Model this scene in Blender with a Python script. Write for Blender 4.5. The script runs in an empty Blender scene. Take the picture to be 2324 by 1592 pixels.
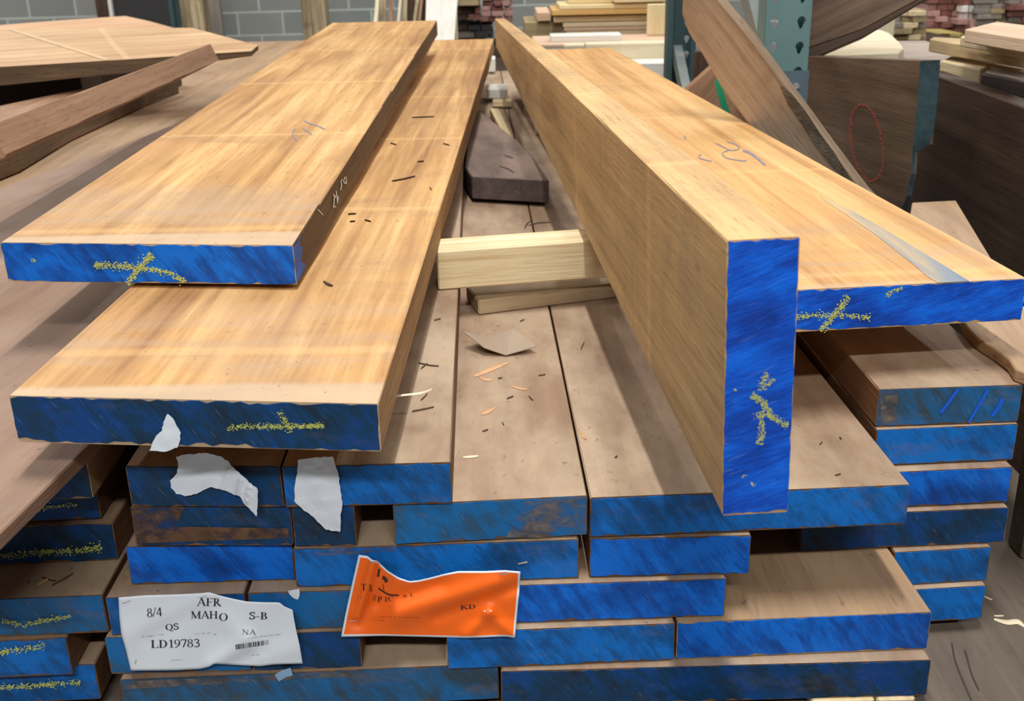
import bpy, bmesh, math, random
from mathutils import Vector, Matrix, noise
random.seed(7)
C = bpy.context.scene
COL = C.collection

# ------------------------------------------------------------------ camera
W_PX, H_PX, F_PX = 2324, 1592, 2450.0
PITCH, ROLL = math.radians(20.9), math.radians(1.2)
CAM = Vector((0, 0, 1.40))
fw = Vector((0, math.cos(PITCH), -math.sin(PITCH)))
up0 = Vector((0, math.sin(PITCH), math.cos(PITCH)))
CX = math.cos(ROLL) * Vector((1, 0, 0)) - math.sin(ROLL) * up0
CU = math.sin(ROLL) * Vector((1, 0, 0)) + math.cos(ROLL) * up0
cam_d = bpy.data.cameras.new('camera')
cam = bpy.data.objects.new('camera', cam_d)
COL.objects.link(cam)
cam.matrix_world = Matrix(((CX.x, CU.x, -fw.x, CAM.x), (CX.y, CU.y, -fw.y, CAM.y), (CX.z, CU.z, -fw.z, CAM.z), (0, 0, 0, 1)))
cam_d.sensor_fit = 'HORIZONTAL'
cam_d.sensor_width = 36.0
cam_d.lens = 36.0 * F_PX / W_PX
cam_d.clip_start, cam_d.clip_end = 0.02, 100
cam_d.dof.use_dof = True
cam_d.dof.focus_distance = 1.35
cam_d.dof.aperture_fstop = 11.0
C.camera = cam

# ------------------------------------------------------------------ light and exposure
C.view_settings.view_transform = 'Standard'
C.view_settings.look = 'None'
C.view_settings.gamma = 1.0
C.view_settings.exposure = 0.0
C.view_settings.use_curve_mapping = False
wd = bpy.data.worlds.new('world'); C.world = wd; wd.use_nodes = True
wd.node_tree.nodes['Background'].inputs[0].default_value = (0.95, 0.97, 1.0, 1)
wd.node_tree.nodes['Background'].inputs[1].default_value = 0.085

def lamp(name, loc, sx, sy, power, col=(1.0, 0.97, 0.92)):
    d = bpy.data.lights.new(name, 'AREA'); d.shape = 'RECTANGLE'
    d.size, d.size_y, d.energy, d.color = sx, sy, power, col
    o = bpy.data.objects.new(name, d); o.location = loc
    COL.objects.link(o); return o
lamp('strip_light', (0.0, 0.55, 4.7), 0.12, 1.8, 142).rotation_euler = (0, 0, 0.03)
lamp('strip_light', (3.4, 1.2, 4.7), 0.12, 2.6, 30)
front_lamp = lamp('strip_light', (0.3, -3.3, 4.7), 3.0, 0.16, 190)
front_lamp.rotation_euler = (Vector((0, 1.2, 0.8)) - front_lamp.location).to_track_quat('-Z', 'Y').to_euler()
lamp('strip_light', (-4.6, 0.8, 3.9), 0.12, 2.6, 90)
lamp('strip_light', (0.3, 4.4, 4.7), 0.12, 2.6, 52)
lamp('strip_light', (-2.6, 5.2, 4.7), 0.12, 2.6, 62)
lamp('strip_light', (-4.4, 7.6, 4.7), 0.12, 2.6, 130)
lamp('strip_light', (3.8, 6.0, 4.7), 0.12, 2.6, 150)
lamp('strip_light', (1.0, 6.8, 4.7), 2.6, 0.12, 75)

# ------------------------------------------------------------------ geometry of the view: pixel -> point on a plane of the place
def ray(px, py):
    return fw + (px - W_PX / 2) / F_PX * CX - (py - H_PX / 2) / F_PX * CU
def Z(px, py, z):
    d = ray(px, py); return CAM + d * ((z - CAM.z) / d.z)
def Y(px, py, y):
    d = ray(px, py); return CAM + d * (y / d.y)
def ON(px, py, P, n, off=0.0):
    n = n.normalized()
    if n.dot(CAM - P) < 0: n = -n
    Q = P + n * off
    d = ray(px, py); return CAM + d * ((Q - CAM).dot(n) / d.dot(n))

# ------------------------------------------------------------------ materials
MATS = {}
def mat_base(name):
    m = bpy.data.materials.new(name); m.use_nodes = True
    nt = m.node_tree; b = nt.nodes['Principled BSDF']
    return m, nt, nt.nodes, nt.links, b
def plain(name, col, rough=0.7, metal=0.0, var=0.15, scale=30):
    if name in MATS: return MATS[name]
    m, nt, N, L, b = mat_base(name)
    tc = N.new('ShaderNodeTexCoord'); nz = N.new('ShaderNodeTexNoise'); nz.inputs['Scale'].default_value = scale; nz.inputs['Detail'].default_value = 4
    L.new(tc.outputs['Object'], nz.inputs['Vector'])
    mx = N.new('ShaderNodeMix'); mx.data_type = 'RGBA'
    mx.inputs[6].default_value = tuple(c * (1 - var) for c in col) + (1,)
    mx.inputs[7].default_value = tuple(min(1, c * (1 + var)) for c in col) + (1,)
    L.new(nz.outputs['Fac'], mx.inputs[0]); L.new(mx.outputs[2], b.inputs['Base Color'])
    b.inputs['Roughness'].default_value = rough; b.inputs['Metallic'].default_value = metal
    MATS[name] = m; return m
def mathn(N, L, op, a, b=None, c=None, clamp=False):
    n = N.new('ShaderNodeMath'); n.operation = op; n.use_clamp = clamp
    for i, v in enumerate((a, b, c)):
        if v is None: continue
        if isinstance(v, (int, float)): n.inputs[i].default_value = v
        else: L.new(v, n.inputs[i])
    return n.outputs[0]
def mixc(N, L, fac, a, b, blend='MIX'):
    n = N.new('ShaderNodeMix'); n.data_type = 'RGBA'; n.blend_type = blend
    if isinstance(fac, (int, float)): n.inputs[0].default_value = fac
    else: L.new(fac, n.inputs[0])
    for i, v in ((6, a), (7, b)):
        if isinstance(v, tuple): n.inputs[i].default_value = v[:3] + (1,)
        else: L.new(v, n.inputs[i])
    return n.outputs[2]
def noisen(N, L, vec, scale, detail=4, rough=0.55, dist=0.0):
    n = N.new('ShaderNodeTexNoise'); L.new(vec, n.inputs['Vector'])
    n.inputs['Scale'].default_value = scale; n.inputs['Detail'].default_value = detail
    n.inputs['Roughness'].default_value = rough; n.inputs['Distortion'].default_value = dist
    return n.outputs['Fac']
def ramp(N, L, fac, stops):
    n = N.new('ShaderNodeValToRGB'); e = n.color_ramp.elements
    while len(e) < len(stops): e.new(0.5)
    for k, (p, c) in zip(e, stops):
        k.position = p; k.color = (c, c, c, 1) if isinstance(c, (int, float)) else tuple(c[:3]) + (1,)
    L.new(fac, n.inputs[0]); return n.outputs[0]
def vmul(N, L, v, s):
    n = N.new('ShaderNodeVectorMath'); n.operation = 'MULTIPLY'; L.new(v, n.inputs[0]); n.inputs[1].default_value = s; return n.outputs[0]

def wood(name, dark, mid, light, dust=None, dust_amt=0.0, stripe=1.0, bands=0.0, front=0.0, pores=0.5, rough=0.62, bump=0.25, endcol=None, stripe_x=16.0, dustlow=0.38, smudge=0.0, smudge_col=(0.2, 0.15, 0.11)):
    """sawn wood, grain along local Y; dust settles on upward faces"""
    if name in MATS: return MATS[name]
    m, nt, N, L, b = mat_base(name)
    tc = N.new('ShaderNodeTexCoord'); oi = N.new('ShaderNodeObjectInfo')
    off = N.new('ShaderNodeVectorMath'); off.operation = 'MULTIPLY_ADD'
    comb = N.new('ShaderNodeCombineXYZ')
    for i in range(3): L.new(oi.outputs['Random'], comb.inputs[i])
    off.inputs[1].default_value = (37.0, 53.0, 71.0)
    L.new(comb.outputs[0], off.inputs[0]); L.new(tc.outputs['Object'], off.inputs[2])
    v = off.outputs[0]
    g1 = noisen(N, L, vmul(N, L, v, (stripe_x, 0.8, stripe_x)), 1.0, 3, 0.6, 0.9)
    g2 = noisen(N, L, vmul(N, L, v, (110, 3.5, 110)), 1.0, 4, 0.6, 0.3)
    g3 = noisen(N, L, vmul(N, L, v, (5, 1.6, 5)), 1.0, 3, 0.55, 0.4)
    g4 = noisen(N, L, vmul(N, L, v, (45, 1.6, 45)), 1.0, 3, 0.6, 0.7)
    s = mathn(N, L, 'MULTIPLY_ADD', g1, 0.36 * stripe, mathn(N, L, 'MULTIPLY_ADD', g2, 0.18, mathn(N, L, 'MULTIPLY_ADD', g3, 0.24, mathn(N, L, 'MULTIPLY', g4, 0.22 * stripe))))
    tot = 0.36 * stripe + 0.18 + 0.24 + 0.22 * stripe
    s = mathn(N, L, 'DIVIDE', s, tot)
    col = ramp(N, L, s, [(0.37, dark), (0.5, mid), (0.61, light)])
    p = noisen(N, L, vmul(N, L, v, (260, 22, 260)), 1.0, 2, 0.5)
    pm = ramp(N, L, p, [(0.60, 0.0), (0.72, pores)])
    col = mixc(N, L, pm, col, tuple(c * 0.45 for c in dark))
    if smudge:
        sm = noisen(N, L, vmul(N, L, v, (3.0, 7.0, 3.0)), 1.0, 5, 0.7, 0.5)
        col = mixc(N, L, ramp(N, L, sm, [(0.53, 0.0), (0.72, smudge)]), col, smudge_col)
    if bands:
        sep = N.new('ShaderNodeSeparateXYZ'); L.new(tc.outputs['Object'], sep.inputs[0])
        w = mathn(N, L, 'MULTIPLY_ADD', noisen(N, L, vmul(N, L, v, (3, 0.01, 0.01)), 1.0, 2), 0.02, sep.outputs[1])
        fr = mathn(N, L, 'FRACT', mathn(N, L, 'ADD', mathn(N, L, 'DIVIDE', w, 0.62), mathn(N, L, 'MULTIPLY', oi.outputs['Random'], 7.3)))
        edge = ramp(N, L, fr, [(0.0, 0.0), (0.012, 1.0), (0.03, 1.0), (0.045, 0.0)])
        col = mixc(N, L, mathn(N, L, 'MULTIPLY', edge, bands), col, tuple(min(1, c * 1.25) for c in light))
        blk = noisen(N, L, vmul(N, L, v, (1.0, 1.9, 1.0)), 1.0, 1)
        col = mixc(N, L, ramp(N, L, blk, [(0.50, 0.0), (0.56, bands * 0.5)]), col, tuple(c * 0.7 for c in mid))
    if front:
        sp2 = N.new('ShaderNodeSeparateXYZ'); L.new(tc.outputs['Object'], sp2.inputs[0])
        fe = mathn(N, L, 'MULTIPLY_ADD', noisen(N, L, vmul(N, L, v, (6, 0.01, 6)), 1.0, 3), 0.02, sp2.outputs[1])
        col = mixc(N, L, ramp(N, L, fe, [(0.024, front), (0.034, 0.0)]), col, (0.56, 0.43, 0.30))
        fw2 = noisen(N, L, vmul(N, L, v, (2.0, 9, 2.0)), 1.0, 3, 0.6)
        col = mixc(N, L, mathn(N, L, 'MULTIPLY', ramp(N, L, sp2.outputs[1], [(0.10, 0.7), (0.34, 0.0)]), ramp(N, L, fw2, [(0.45, 0.0), (0.62, 1.0)])), col, (0.42, 0.31, 0.22))
    if dust:
        ge = N.new('ShaderNodeNewGeometry'); sp = N.new('ShaderNodeSeparateXYZ'); L.new(ge.outputs['Normal'], sp.inputs[0])
        upm = ramp(N, L, sp.outputs[2], [(0.55, 0.0), (0.9, 1.0)])
        dn = noisen(N, L, vmul(N, L, v, (7, 3, 7)), 1.0, 6, 0.65)
        dm = ramp(N, L, dn, [(dustlow, 0.35 * dust_amt), (0.62, dust_amt)])
        col = mixc(N, L, mathn(N, L, 'MULTIPLY', upm, dm), col, dust)
        sk = noisen(N, L, vmul(N, L, v, (95, 60, 95)), 1.0, 3, 0.6)
        col = mixc(N, L, mathn(N, L, 'MULTIPLY', upm, ramp(N, L, sk, [(0.66, 0.0), (0.74, 0.55)])), col, (0.10, 0.06, 0.04))
    L.new(col, b.inputs['Base Color']); b.inputs['Roughness'].default_value = rough
    b.inputs['Specular IOR Level'].default_value = 0.25
    bp = N.new('ShaderNodeBump'); bp.inputs['Strength'].default_value = bump; bp.inputs['Distance'].default_value = 0.002
    L.new(mathn(N, L, 'ADD', g2, p), bp.inputs['Height']); L.new(bp.outputs[0], b.inputs['Normal'])
    MATS[name] = m; return m

def paint(name, bright, mid, dark, wear=0.15, dirt=(0.16, 0.12, 0.09), ang=0.6, spread=0.0):
    """brushed wax paint on a sawn board end, streaked at a slant"""
    if name in MATS: return MATS[name]
    m, nt, N, L, b = mat_base(name)
    tc = N.new('ShaderNodeTexCoord'); oi = N.new('ShaderNodeObjectInfo')
    off = N.new('ShaderNodeVectorMath'); off.operation = 'MULTIPLY_ADD'
    comb = N.new('ShaderNodeCombineXYZ')
    for i in range(3): L.new(oi.outputs['Random'], comb.inputs[i])
    off.inputs[1].default_value = (31.0, 17.0, 47.0)
    L.new(comb.outputs[0], off.inputs[0]); L.new(tc.outputs['Object'], off.inputs[2])
    mp = N.new('ShaderNodeMapping'); mp.inputs['Rotation'].default_value = (0, ang, 0); L.new(off.outputs[0], mp.inputs[0])
    v = off.outputs[0]
    st = noisen(N, L, vmul(N, L, mp.outputs[0], (75, 10, 14)), 1.0, 4, 0.6, 0.4)
    bl = noisen(N, L, vmul(N, L, v, (11, 1, 16)), 1.0, 4, 0.6, 0.6)
    fi = noisen(N, L, vmul(N, L, mp.outputs[0], (420, 30, 70)), 1.0, 3, 0.6)
    s = mathn(N, L, 'MULTIPLY_ADD', st, 0.38, mathn(N, L, 'MULTIPLY_ADD', bl, 0.47, mathn(N, L, 'MULTIPLY', fi, 0.15)))
    s = mathn(N, L, 'ADD', s, mathn(N, L, 'MULTIPLY', mathn(N, L, 'SUBTRACT', oi.outputs['Random'], 0.5), spread))
    col = ramp(N, L, s, [(0.385, dark), (0.475, mid), (0.57, bright)])
    wn = noisen(N, L, vmul(N, L, v, (9, 1, 30)), 1.0, 5, 0.7)
    col = mixc(N, L, ramp(N, L, wn, [(0.55, 0.0), (0.74, wear * 2.2)]), col, dirt)
    sc = noisen(N, L, vmul(N, L, mp.outputs[0], (600, 40, 45)), 1.0, 2, 0.5)
    col = mixc(N, L, ramp(N, L, sc, [(0.68, 0.0), (0.76, 0.22)]), col, (0.35, 0.42, 0.5))
    L.new(col, b.inputs['Base Color']); b.inputs['Roughness'].default_value = 0.55
    b.inputs['Specular IOR Level'].default_value = 0.3
    bp = N.new('ShaderNodeBump'); bp.inputs['Strength'].default_value = 0.4; bp.inputs['Distance'].default_value = 0.002
    L.new(fi, bp.inputs['Height']); L.new(bp.outputs[0], b.inputs['Normal'])
    MATS[name] = m; return m

FRESH = wood('fresh_mahogany', (0.27, 0.118, 0.036), (0.54, 0.295, 0.108), (0.76, 0.49, 0.215), dust=(0.42, 0.30, 0.19), dust_amt=0.18, bands=0.24, front=0.75, pores=0.30, smudge=0.42, stripe=1.5, smudge_col=(0.27, 0.165, 0.09))
FRESH_T = wood('clean_tan_mahogany', (0.40, 0.24, 0.13), (0.60, 0.39, 0.225), (0.74, 0.52, 0.32), bands=0.3, pores=0.25, stripe=1.2, smudge=0.25, smudge_col=(0.36, 0.25, 0.15))
FRESH_P = wood('pinkish_fresh_mahogany', (0.5, 0.29, 0.17), (0.66, 0.41, 0.25), (0.77, 0.53, 0.34), bands=0.3, pores=0.2)
EDGE_D = wood('dirty_shaded_edge', (0.06, 0.035, 0.02), (0.115, 0.07, 0.04), (0.18, 0.11, 0.06), stripe=1.2, bump=0.6)  # dirt on A's side; on T1 and N2 it paints side shade
FRESH_D = wood('fresh_mahogany_streaked', (0.44, 0.225, 0.085), (0.66, 0.38, 0.15), (0.75, 0.485, 0.22), bands=0.2, front=0.5, pores=0.3, stripe=1.6, stripe_x=24, smudge=0.38, smudge_col=(0.33, 0.22, 0.13))
FRESH_C = wood('weathered_mahogany', (0.33, 0.19, 0.085), (0.56, 0.355, 0.165), (0.72, 0.47, 0.22), bands=0.25, pores=0.35, stripe=0.7, smudge=0.5, smudge_col=(0.30, 0.21, 0.14))
DUSTY = wood('dusty_mahogany', (0.10, 0.045, 0.022), (0.17, 0.085, 0.045), (0.25, 0.135, 0.075), dust=(0.50, 0.385, 0.275), dust_amt=0.9, pores=0.3)
DUSTY_L = wood('dusty_brown_board', (0.15, 0.075, 0.045), (0.24, 0.14, 0.09), (0.33, 0.2, 0.12), dust=(0.32, 0.225, 0.175), dust_amt=0.8, pores=0.3)
TAN_L = wood('dull_tan_board', (0.24, 0.14, 0.075), (0.38, 0.24, 0.13), (0.5, 0.33, 0.18), dust=(0.42, 0.31, 0.23), dust_amt=0.5)
BROWN = wood('dark_mahogany', (0.07, 0.043, 0.028), (0.13, 0.084, 0.055), (0.19, 0.125, 0.082), stripe=1.4, pores=0.4, smudge=0.3, smudge_col=(0.13, 0.09, 0.075))
BROWN_D = wood('deep_brown_mahogany', (0.035, 0.02, 0.014), (0.06, 0.036, 0.024), (0.09, 0.056, 0.036), stripe=1.2)
GREY_M = wood('greyed_rough_board', (0.2, 0.14, 0.092), (0.34, 0.25, 0.175), (0.44, 0.34, 0.25), stripe=1.2, smudge=0.4, smudge_col=(0.22, 0.16, 0.11))
BROWN_M = wood('brown_rough_board', (0.2, 0.105, 0.06), (0.32, 0.185, 0.11), (0.43, 0.265, 0.16), stripe=1.2, smudge=0.4, smudge_col=(0.2, 0.145, 0.095))
GREYBROWN = wood('grey_brown_plank', (0.07, 0.055, 0.042), (0.115, 0.092, 0.072), (0.165, 0.135, 0.105), dust=(0.2, 0.165, 0.135), dust_amt=0.5, stripe=1.3)
PINE = wood('pine', (0.55, 0.39, 0.19), (0.75, 0.61, 0.38), (0.83, 0.72, 0.50), stripe=1.6, stripe_x=40, pores=0.15)
PINE_P = wood('pale_pine', (0.66, 0.49, 0.25), (0.80, 0.66, 0.38), (0.88, 0.77, 0.5), stripe=1.0, pores=0.1)
CREAM = wood('cream_board', (0.68, 0.56, 0.38), (0.78, 0.68, 0.48), (0.86, 0.78, 0.6), stripe=0.6, pores=0.1)
PINKISH = wood('pinkish_tan_board', (0.55, 0.38, 0.26), (0.66, 0.47, 0.33), (0.75, 0.57, 0.42), stripe=0.7, pores=0.1)
OLIVE = wood('olive_tan_beam', (0.26, 0.2, 0.11), (0.36, 0.28, 0.155), (0.44, 0.35, 0.2), stripe=0.8)
WHITEB = wood('whitewashed_board', (0.62, 0.6, 0.55), (0.74, 0.72, 0.67), (0.82, 0.8, 0.76), stripe=0.4, pores=0.1)
RED = wood('red_brown_wood', (0.16, 0.06, 0.05), (0.25, 0.105, 0.09), (0.35, 0.16, 0.14), stripe=0.6)
PINK = wood('pink_wood', (0.33, 0.17, 0.15), (0.44, 0.25, 0.225), (0.53, 0.33, 0.29), stripe=0.5)
GREYW = wood('grey_weathered_wood', (0.19, 0.17, 0.145), (0.28, 0.25, 0.215), (0.38, 0.34, 0.29), stripe=0.8)
MAUVE = wood('mauve_brown_block', (0.055, 0.04, 0.038), (0.09, 0.066, 0.064), (0.14, 0.10, 0.095), dust=(0.33, 0.235, 0.19), dust_amt=0.75)
BARK = wood('barky_wood', (0.1, 0.075, 0.05), (0.36, 0.28, 0.17), (0.6, 0.5, 0.32), stripe=1.6, stripe_x=22, smudge=0.6, smudge_col=(0.1, 0.08, 0.06))

BLUE_A = paint('bright_blue_paint', (0.002, 0.165, 0.76), (0.0015, 0.088, 0.46), (0.002, 0.05, 0.26), wear=0.05)
BLUE_C = paint('vivid_blue_paint', (0.0015, 0.145, 0.85), (0.001, 0.076, 0.56), (0.001, 0.042, 0.33), wear=0.0, ang=1.9)
BLUE_M = paint('blue_paint', (0.003, 0.165, 0.62), (0.004, 0.098, 0.35), (0.007, 0.06, 0.18), wear=0.16, spread=0.1)
BLUE_S = paint('scuffed_blue_paint', (0.008, 0.145, 0.42), (0.02, 0.105, 0.245), (0.036, 0.068, 0.105), wear=0.34, spread=0.08)
BLUE_D = paint('navy_paint', (0.002, 0.055, 0.24), (0.004, 0.042, 0.11), (0.01, 0.022, 0.045), wear=0.12)
TEAL_P = paint('teal_end_paint', (0.04, 0.075, 0.09), (0.028, 0.055, 0.068), (0.02, 0.04, 0.05), wear=0.1)
CHALK = plain('yellow_chalk', (0.68, 0.74, 0.17), 0.9, var=0.3, scale=400)
CHALK_R = plain('red_chalk', (0.55, 0.11, 0.08), 0.9, var=0.3, scale=300)
CHALK_W = plain('white_chalk', (0.7, 0.7, 0.68), 0.9)
PEN = plain('blue_crayon', (0.22, 0.20, 0.26), 0.8)
PAPER = plain('white_paper', (0.76, 0.84, 0.95), 0.6, var=0.03, scale=8)
ORANGE = plain('orange_paper', (1.0, 0.15, 0.004), 0.5, var=0.04, scale=10)
INK = plain('black_ink', (0.04, 0.04, 0.05), 0.6)
INK_G = plain('grey_ink', (0.36, 0.38, 0.42), 0.6)
INK_O = plain('ink_on_orange', (0.05, 0.018, 0.01), 0.6)
STEEL = plain('staple_steel', (0.75, 0.75, 0.77), 0.3, 0.85)
CARDB = plain('cardboard', (0.36, 0.285, 0.21), 0.85, var=0.1, scale=20)
GREEN = plain('rack_green_paint', (0.115, 0.215, 0.225), 0.45, var=0.12, scale=14)
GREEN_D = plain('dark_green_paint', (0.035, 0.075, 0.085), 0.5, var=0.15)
BLUEGREY = plain('blue_grey_metal', (0.10, 0.145, 0.185), 0.45, 0.2)
STRAP = plain('green_strap', (0.02, 0.27, 0.14), 0.4)
BLACK = plain('black_panel', (0.028, 0.028, 0.03), 0.6)
SHAVE = plain('wood_shaving', (0.62, 0.36, 0.19), 0.7, var=0.2, scale=100)
SHAVE_P = plain('pale_splinter', (0.78, 0.66, 0.48), 0.7, var=0.1, scale=100)
CRUMB = plain('dark_splinter', (0.085, 0.05, 0.03), 0.8, var=0.3, scale=200)

# ------------------------------------------------------------------ object helpers
INFO = {}
def tag(o, label=None, cat=None, group=None, kind=None):
    if label: o['label'] = label
    if cat: o['category'] = cat
    if group: o['group'] = group
    if kind: o['kind'] = kind
    return o
def mesh_obj(name, verts, faces, mat, parent=None, M=None, smooth=False):
    me = bpy.data.meshes.new(name)
    me.from_pydata([tuple(v) for v in verts], [], faces)
    me.update()
    bm = bmesh.new(); bm.from_mesh(me); bmesh.ops.recalc_face_normals(bm, faces=bm.faces); bm.to_mesh(me); bm.free()
    for mm in (mat if isinstance(mat, (list, tuple)) else [mat]): me.materials.append(mm)
    o = bpy.data.objects.new(name, me); COL.objects.link(o)
    if smooth:
        for p in me.polygons: p.use_smooth = True
    if parent is not None:
        o.parent = parent
        if M is None: o.matrix_parent_inverse = INFO[parent]['M'].inverted()
    elif M is not None:
        o.matrix_world = M
    INFO[o] = {'M': (M.copy() if M is not None else Matrix.Identity(4))}
    if parent is not None: INFO[o]['M'] = Matrix.Identity(4) if M is None else INFO[parent]['M']
    return o
def frame(P, xa, ya):
    y = ya.normalized(); x = (xa - y * xa.dot(y)).normalized(); z = x.cross(y)
    return Matrix(((x.x, y.x, z.x, P.x), (x.y, y.y, z.y, P.y), (x.z, y.z, z.z, P.z), (0, 0, 0, 1)))

def board(name, label, FL, FR, D, length, t, mat, cap=None, capmat=None, cat='board', group=None, bow=0.0, taper=1.0, tapert=1.0, crook=0.0, rough=0.0006, ragged=0.0012, ch=0.0016, ny=14, side_paint=0.0):
    """sawn board: top front corners FL, FR, running along D, thickness t below its top"""
    w0 = FR - FL
    M = frame(FL, w0, D); Mi = M.inverted()
    r = Mi @ FR; w, sk = r.x, r.y
    rnd = random.Random(name + label)
    verts, faces = [], []
    for k in range(ny + 1):
        s = k / ny
        cz = bow * (4 * s * (1 - s)); cx = crook * (4 * s * (1 - s))
        tw = w * (1 + (taper - 1) * s); tt = t * (1 + (tapert - 1) * s)
        j = lambda: rnd.uniform(-rough, rough)
        cs = [(ch + j(), 0), (tw - ch + j(), 0), (tw, -ch + j()), (tw + j(), -tt + ch), (tw - ch, -tt + j()), (ch, -tt + j()), (j(), -tt + ch), (0, -ch + j())]
        for (x, z) in cs:
            verts.append((x + cx, length * s + sk * max(0, min(1, x / w)) * (1 - s), z + cz))
    n = 8
    for k in range(ny):
        for i in range(n):
            a, b2 = k * n + i, k * n + (i + 1) % n
            faces.append((a, b2, b2 + n, a + n))
    faces.append(tuple(range(n))); faces.append(tuple(range(ny * n, ny * n + n)))
    o = mesh_obj(name, verts, faces, mat, M=M)
    tag(o, label, cat, group)
    nf = (M.to_3x3() @ Vector((0, 0, 1))).cross(w0).normalized()
    if nf.dot(CAM - FL) < 0: nf = -nf
    INFO[o].update(FL=FL, FR=FR, nf=nf, nt=M.to_3x3() @ Vector((0, 0, 1)), w=w, t=t, sk=sk)
    if capmat:
        nx, nz = max(10, int(w / 0.008)), max(5, int(t / 0.008))
        g, f2 = [], []
        e = 0.0009
        top = [max(0, rnd.gauss(0.0004, ragged * .7)) + 0.0008 for _ in range(nx + 1)]
        bot = [max(0, rnd.gauss(0.0006, ragged)) + 0.0008 for _ in range(nx + 1)]
        for i in range(nx + 1):
            u = i / nx
            for q in range(nz + 1):
                v2 = q / nz
                x = 0.001 + (w - 0.002) * u
                if 0 < q < nz and i in (0, nx): x += rnd.uniform(-0.0006, 0.0006)
                z = -top[i] - (t - top[i] - bot[i]) * v2
                g.append((x, sk * u - e + rnd.uniform(-0.00015, 0.00015), z))
        m1 = nz + 1
        for i in range(nx):
            for q in range(nz):
                a = i * m1 + q
                f2.append((a, a + 1, a + 1 + m1, a + m1))
        rim = [i * m1 for i in range(nx + 1)] + [nx * m1 + q for q in range(1, nz + 1)] + [i * m1 + nz for i in range(nx - 1, -1, -1)] + [q for q in range(nz - 1, 0, -1)]
        base = len(g)
        for i in rim: g.append((g[i][0], g[i][1] + e + 0.0004, g[i][2]))
        for i in range(len(rim)):
            k = (i + 1) % len(rim)
            f2.append((rim[i], rim[k], base + k, base + i))
        if side_paint:                       # paint drawn round the right-hand edge of the board
            b0 = len(g); dd = side_paint
            for q in range(7):
                z = -0.003 - (t - 0.006) * q / 6
                g.append((w + 0.0004, sk - e, z)); g.append((w + 0.0004, sk + dd * (0.75 + 0.5 * rnd.random()), z))
            for q in range(6):
                a = b0 + 2 * q; f2.append((a, a + 1, a + 3, a + 2))
        mesh_obj('painted_end', g, f2, capmat, parent=o, M=Matrix.Identity(4))
    return o

def prism(name, label, pts, down, t, mat, grain, cat='board', group=None, sub=True):
    """slab with a traced top outline (world points) and real thickness t along 'down'"""
    P0 = pts[0]; dn = down.normalized()
    x = grain.cross(-dn)
    M = frame(P0, x, grain); Mi = M.inverted()
    top = [Mi @ p for p in pts]; bot = [Mi @ (p + dn * t) for p in pts]
    n = len(pts)
    faces = [tuple(range(n)), tuple(range(2 * n - 1, n - 1, -1))] + [(i, (i + 1) % n, n + (i + 1) % n, n + i) for i in range(n)]
    o = mesh_obj(name, top + bot, faces, mat, M=M)
    if sub:
        bm = bmesh.new(); bm.from_mesh(o.data)
        bmesh.ops.bevel(bm, geom=list(bm.edges), offset=min(0.0025, t * 0.1), segments=1, affect='EDGES', clamp_overlap=True)
        bm.to_mesh(o.data); bm.free()
    tag(o, label, cat, group)
    INFO[o].update(nt=-dn)
    return o
def box(name, label, lo, hi, mat, cat='board', group=None, grain='x', rot=0.0, ch=0.003):
    """plain sawn timber; grain along its long axis"""
    c = (Vector(lo) + Vector(hi)) / 2; h = (Vector(hi) - Vector(lo)) / 2
    R = Matrix.Rotation(rot, 4, 'Z')
    if grain == 'x': R = R @ Matrix.Rotation(-math.pi / 2, 4, 'Z'); h = Vector((h.y, h.x, h.z))
    if grain == 'z': R = R @ Matrix.Rotation(math.pi / 2, 4, 'X'); h = Vector((h.x, h.z, h.y))
    M = Matrix.Translation(c) @ R
    vs = [(sx * h.x, sy * h.y, sz * h.z) for sx in (-1, 1) for sy in (-1, 1) for sz in (-1, 1)]
    fs = [(0, 1, 3, 2), (4, 6, 7, 5), (0, 4, 5, 1), (2, 3, 7, 6), (0, 2, 6, 4), (1, 5, 7, 3)]
    o = mesh_obj(name, vs, fs, mat, M=M)
    bm = bmesh.new(); bm.from_mesh(o.data)
    bmesh.ops.bevel(bm, geom=list(bm.edges), offset=min(ch, min(h) * 0.4), segments=1, affect='EDGES')
    bm.to_mesh(o.data); bm.free()
    if label or cat: tag(o, label, cat, group)
    return o
def bg(name, label, x0, y0, x1, y1, dist, depth, mat, cat='board', group=None, grain='x', **k):
    """timber standing at distance dist whose front face spans the given view rectangle"""
    a, b2 = Y(x0, (y0 + y1) / 2, dist), Y(x1, (y0 + y1) / 2, dist)
    t, bt = Y((x0 + x1) / 2, y0, dist), Y((x0 + x1) / 2, y1, dist)
    return box(name, label, (a.x, dist, bt.z), (b2.x, dist + depth, t.z), mat, cat, group, grain, **k)

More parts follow.
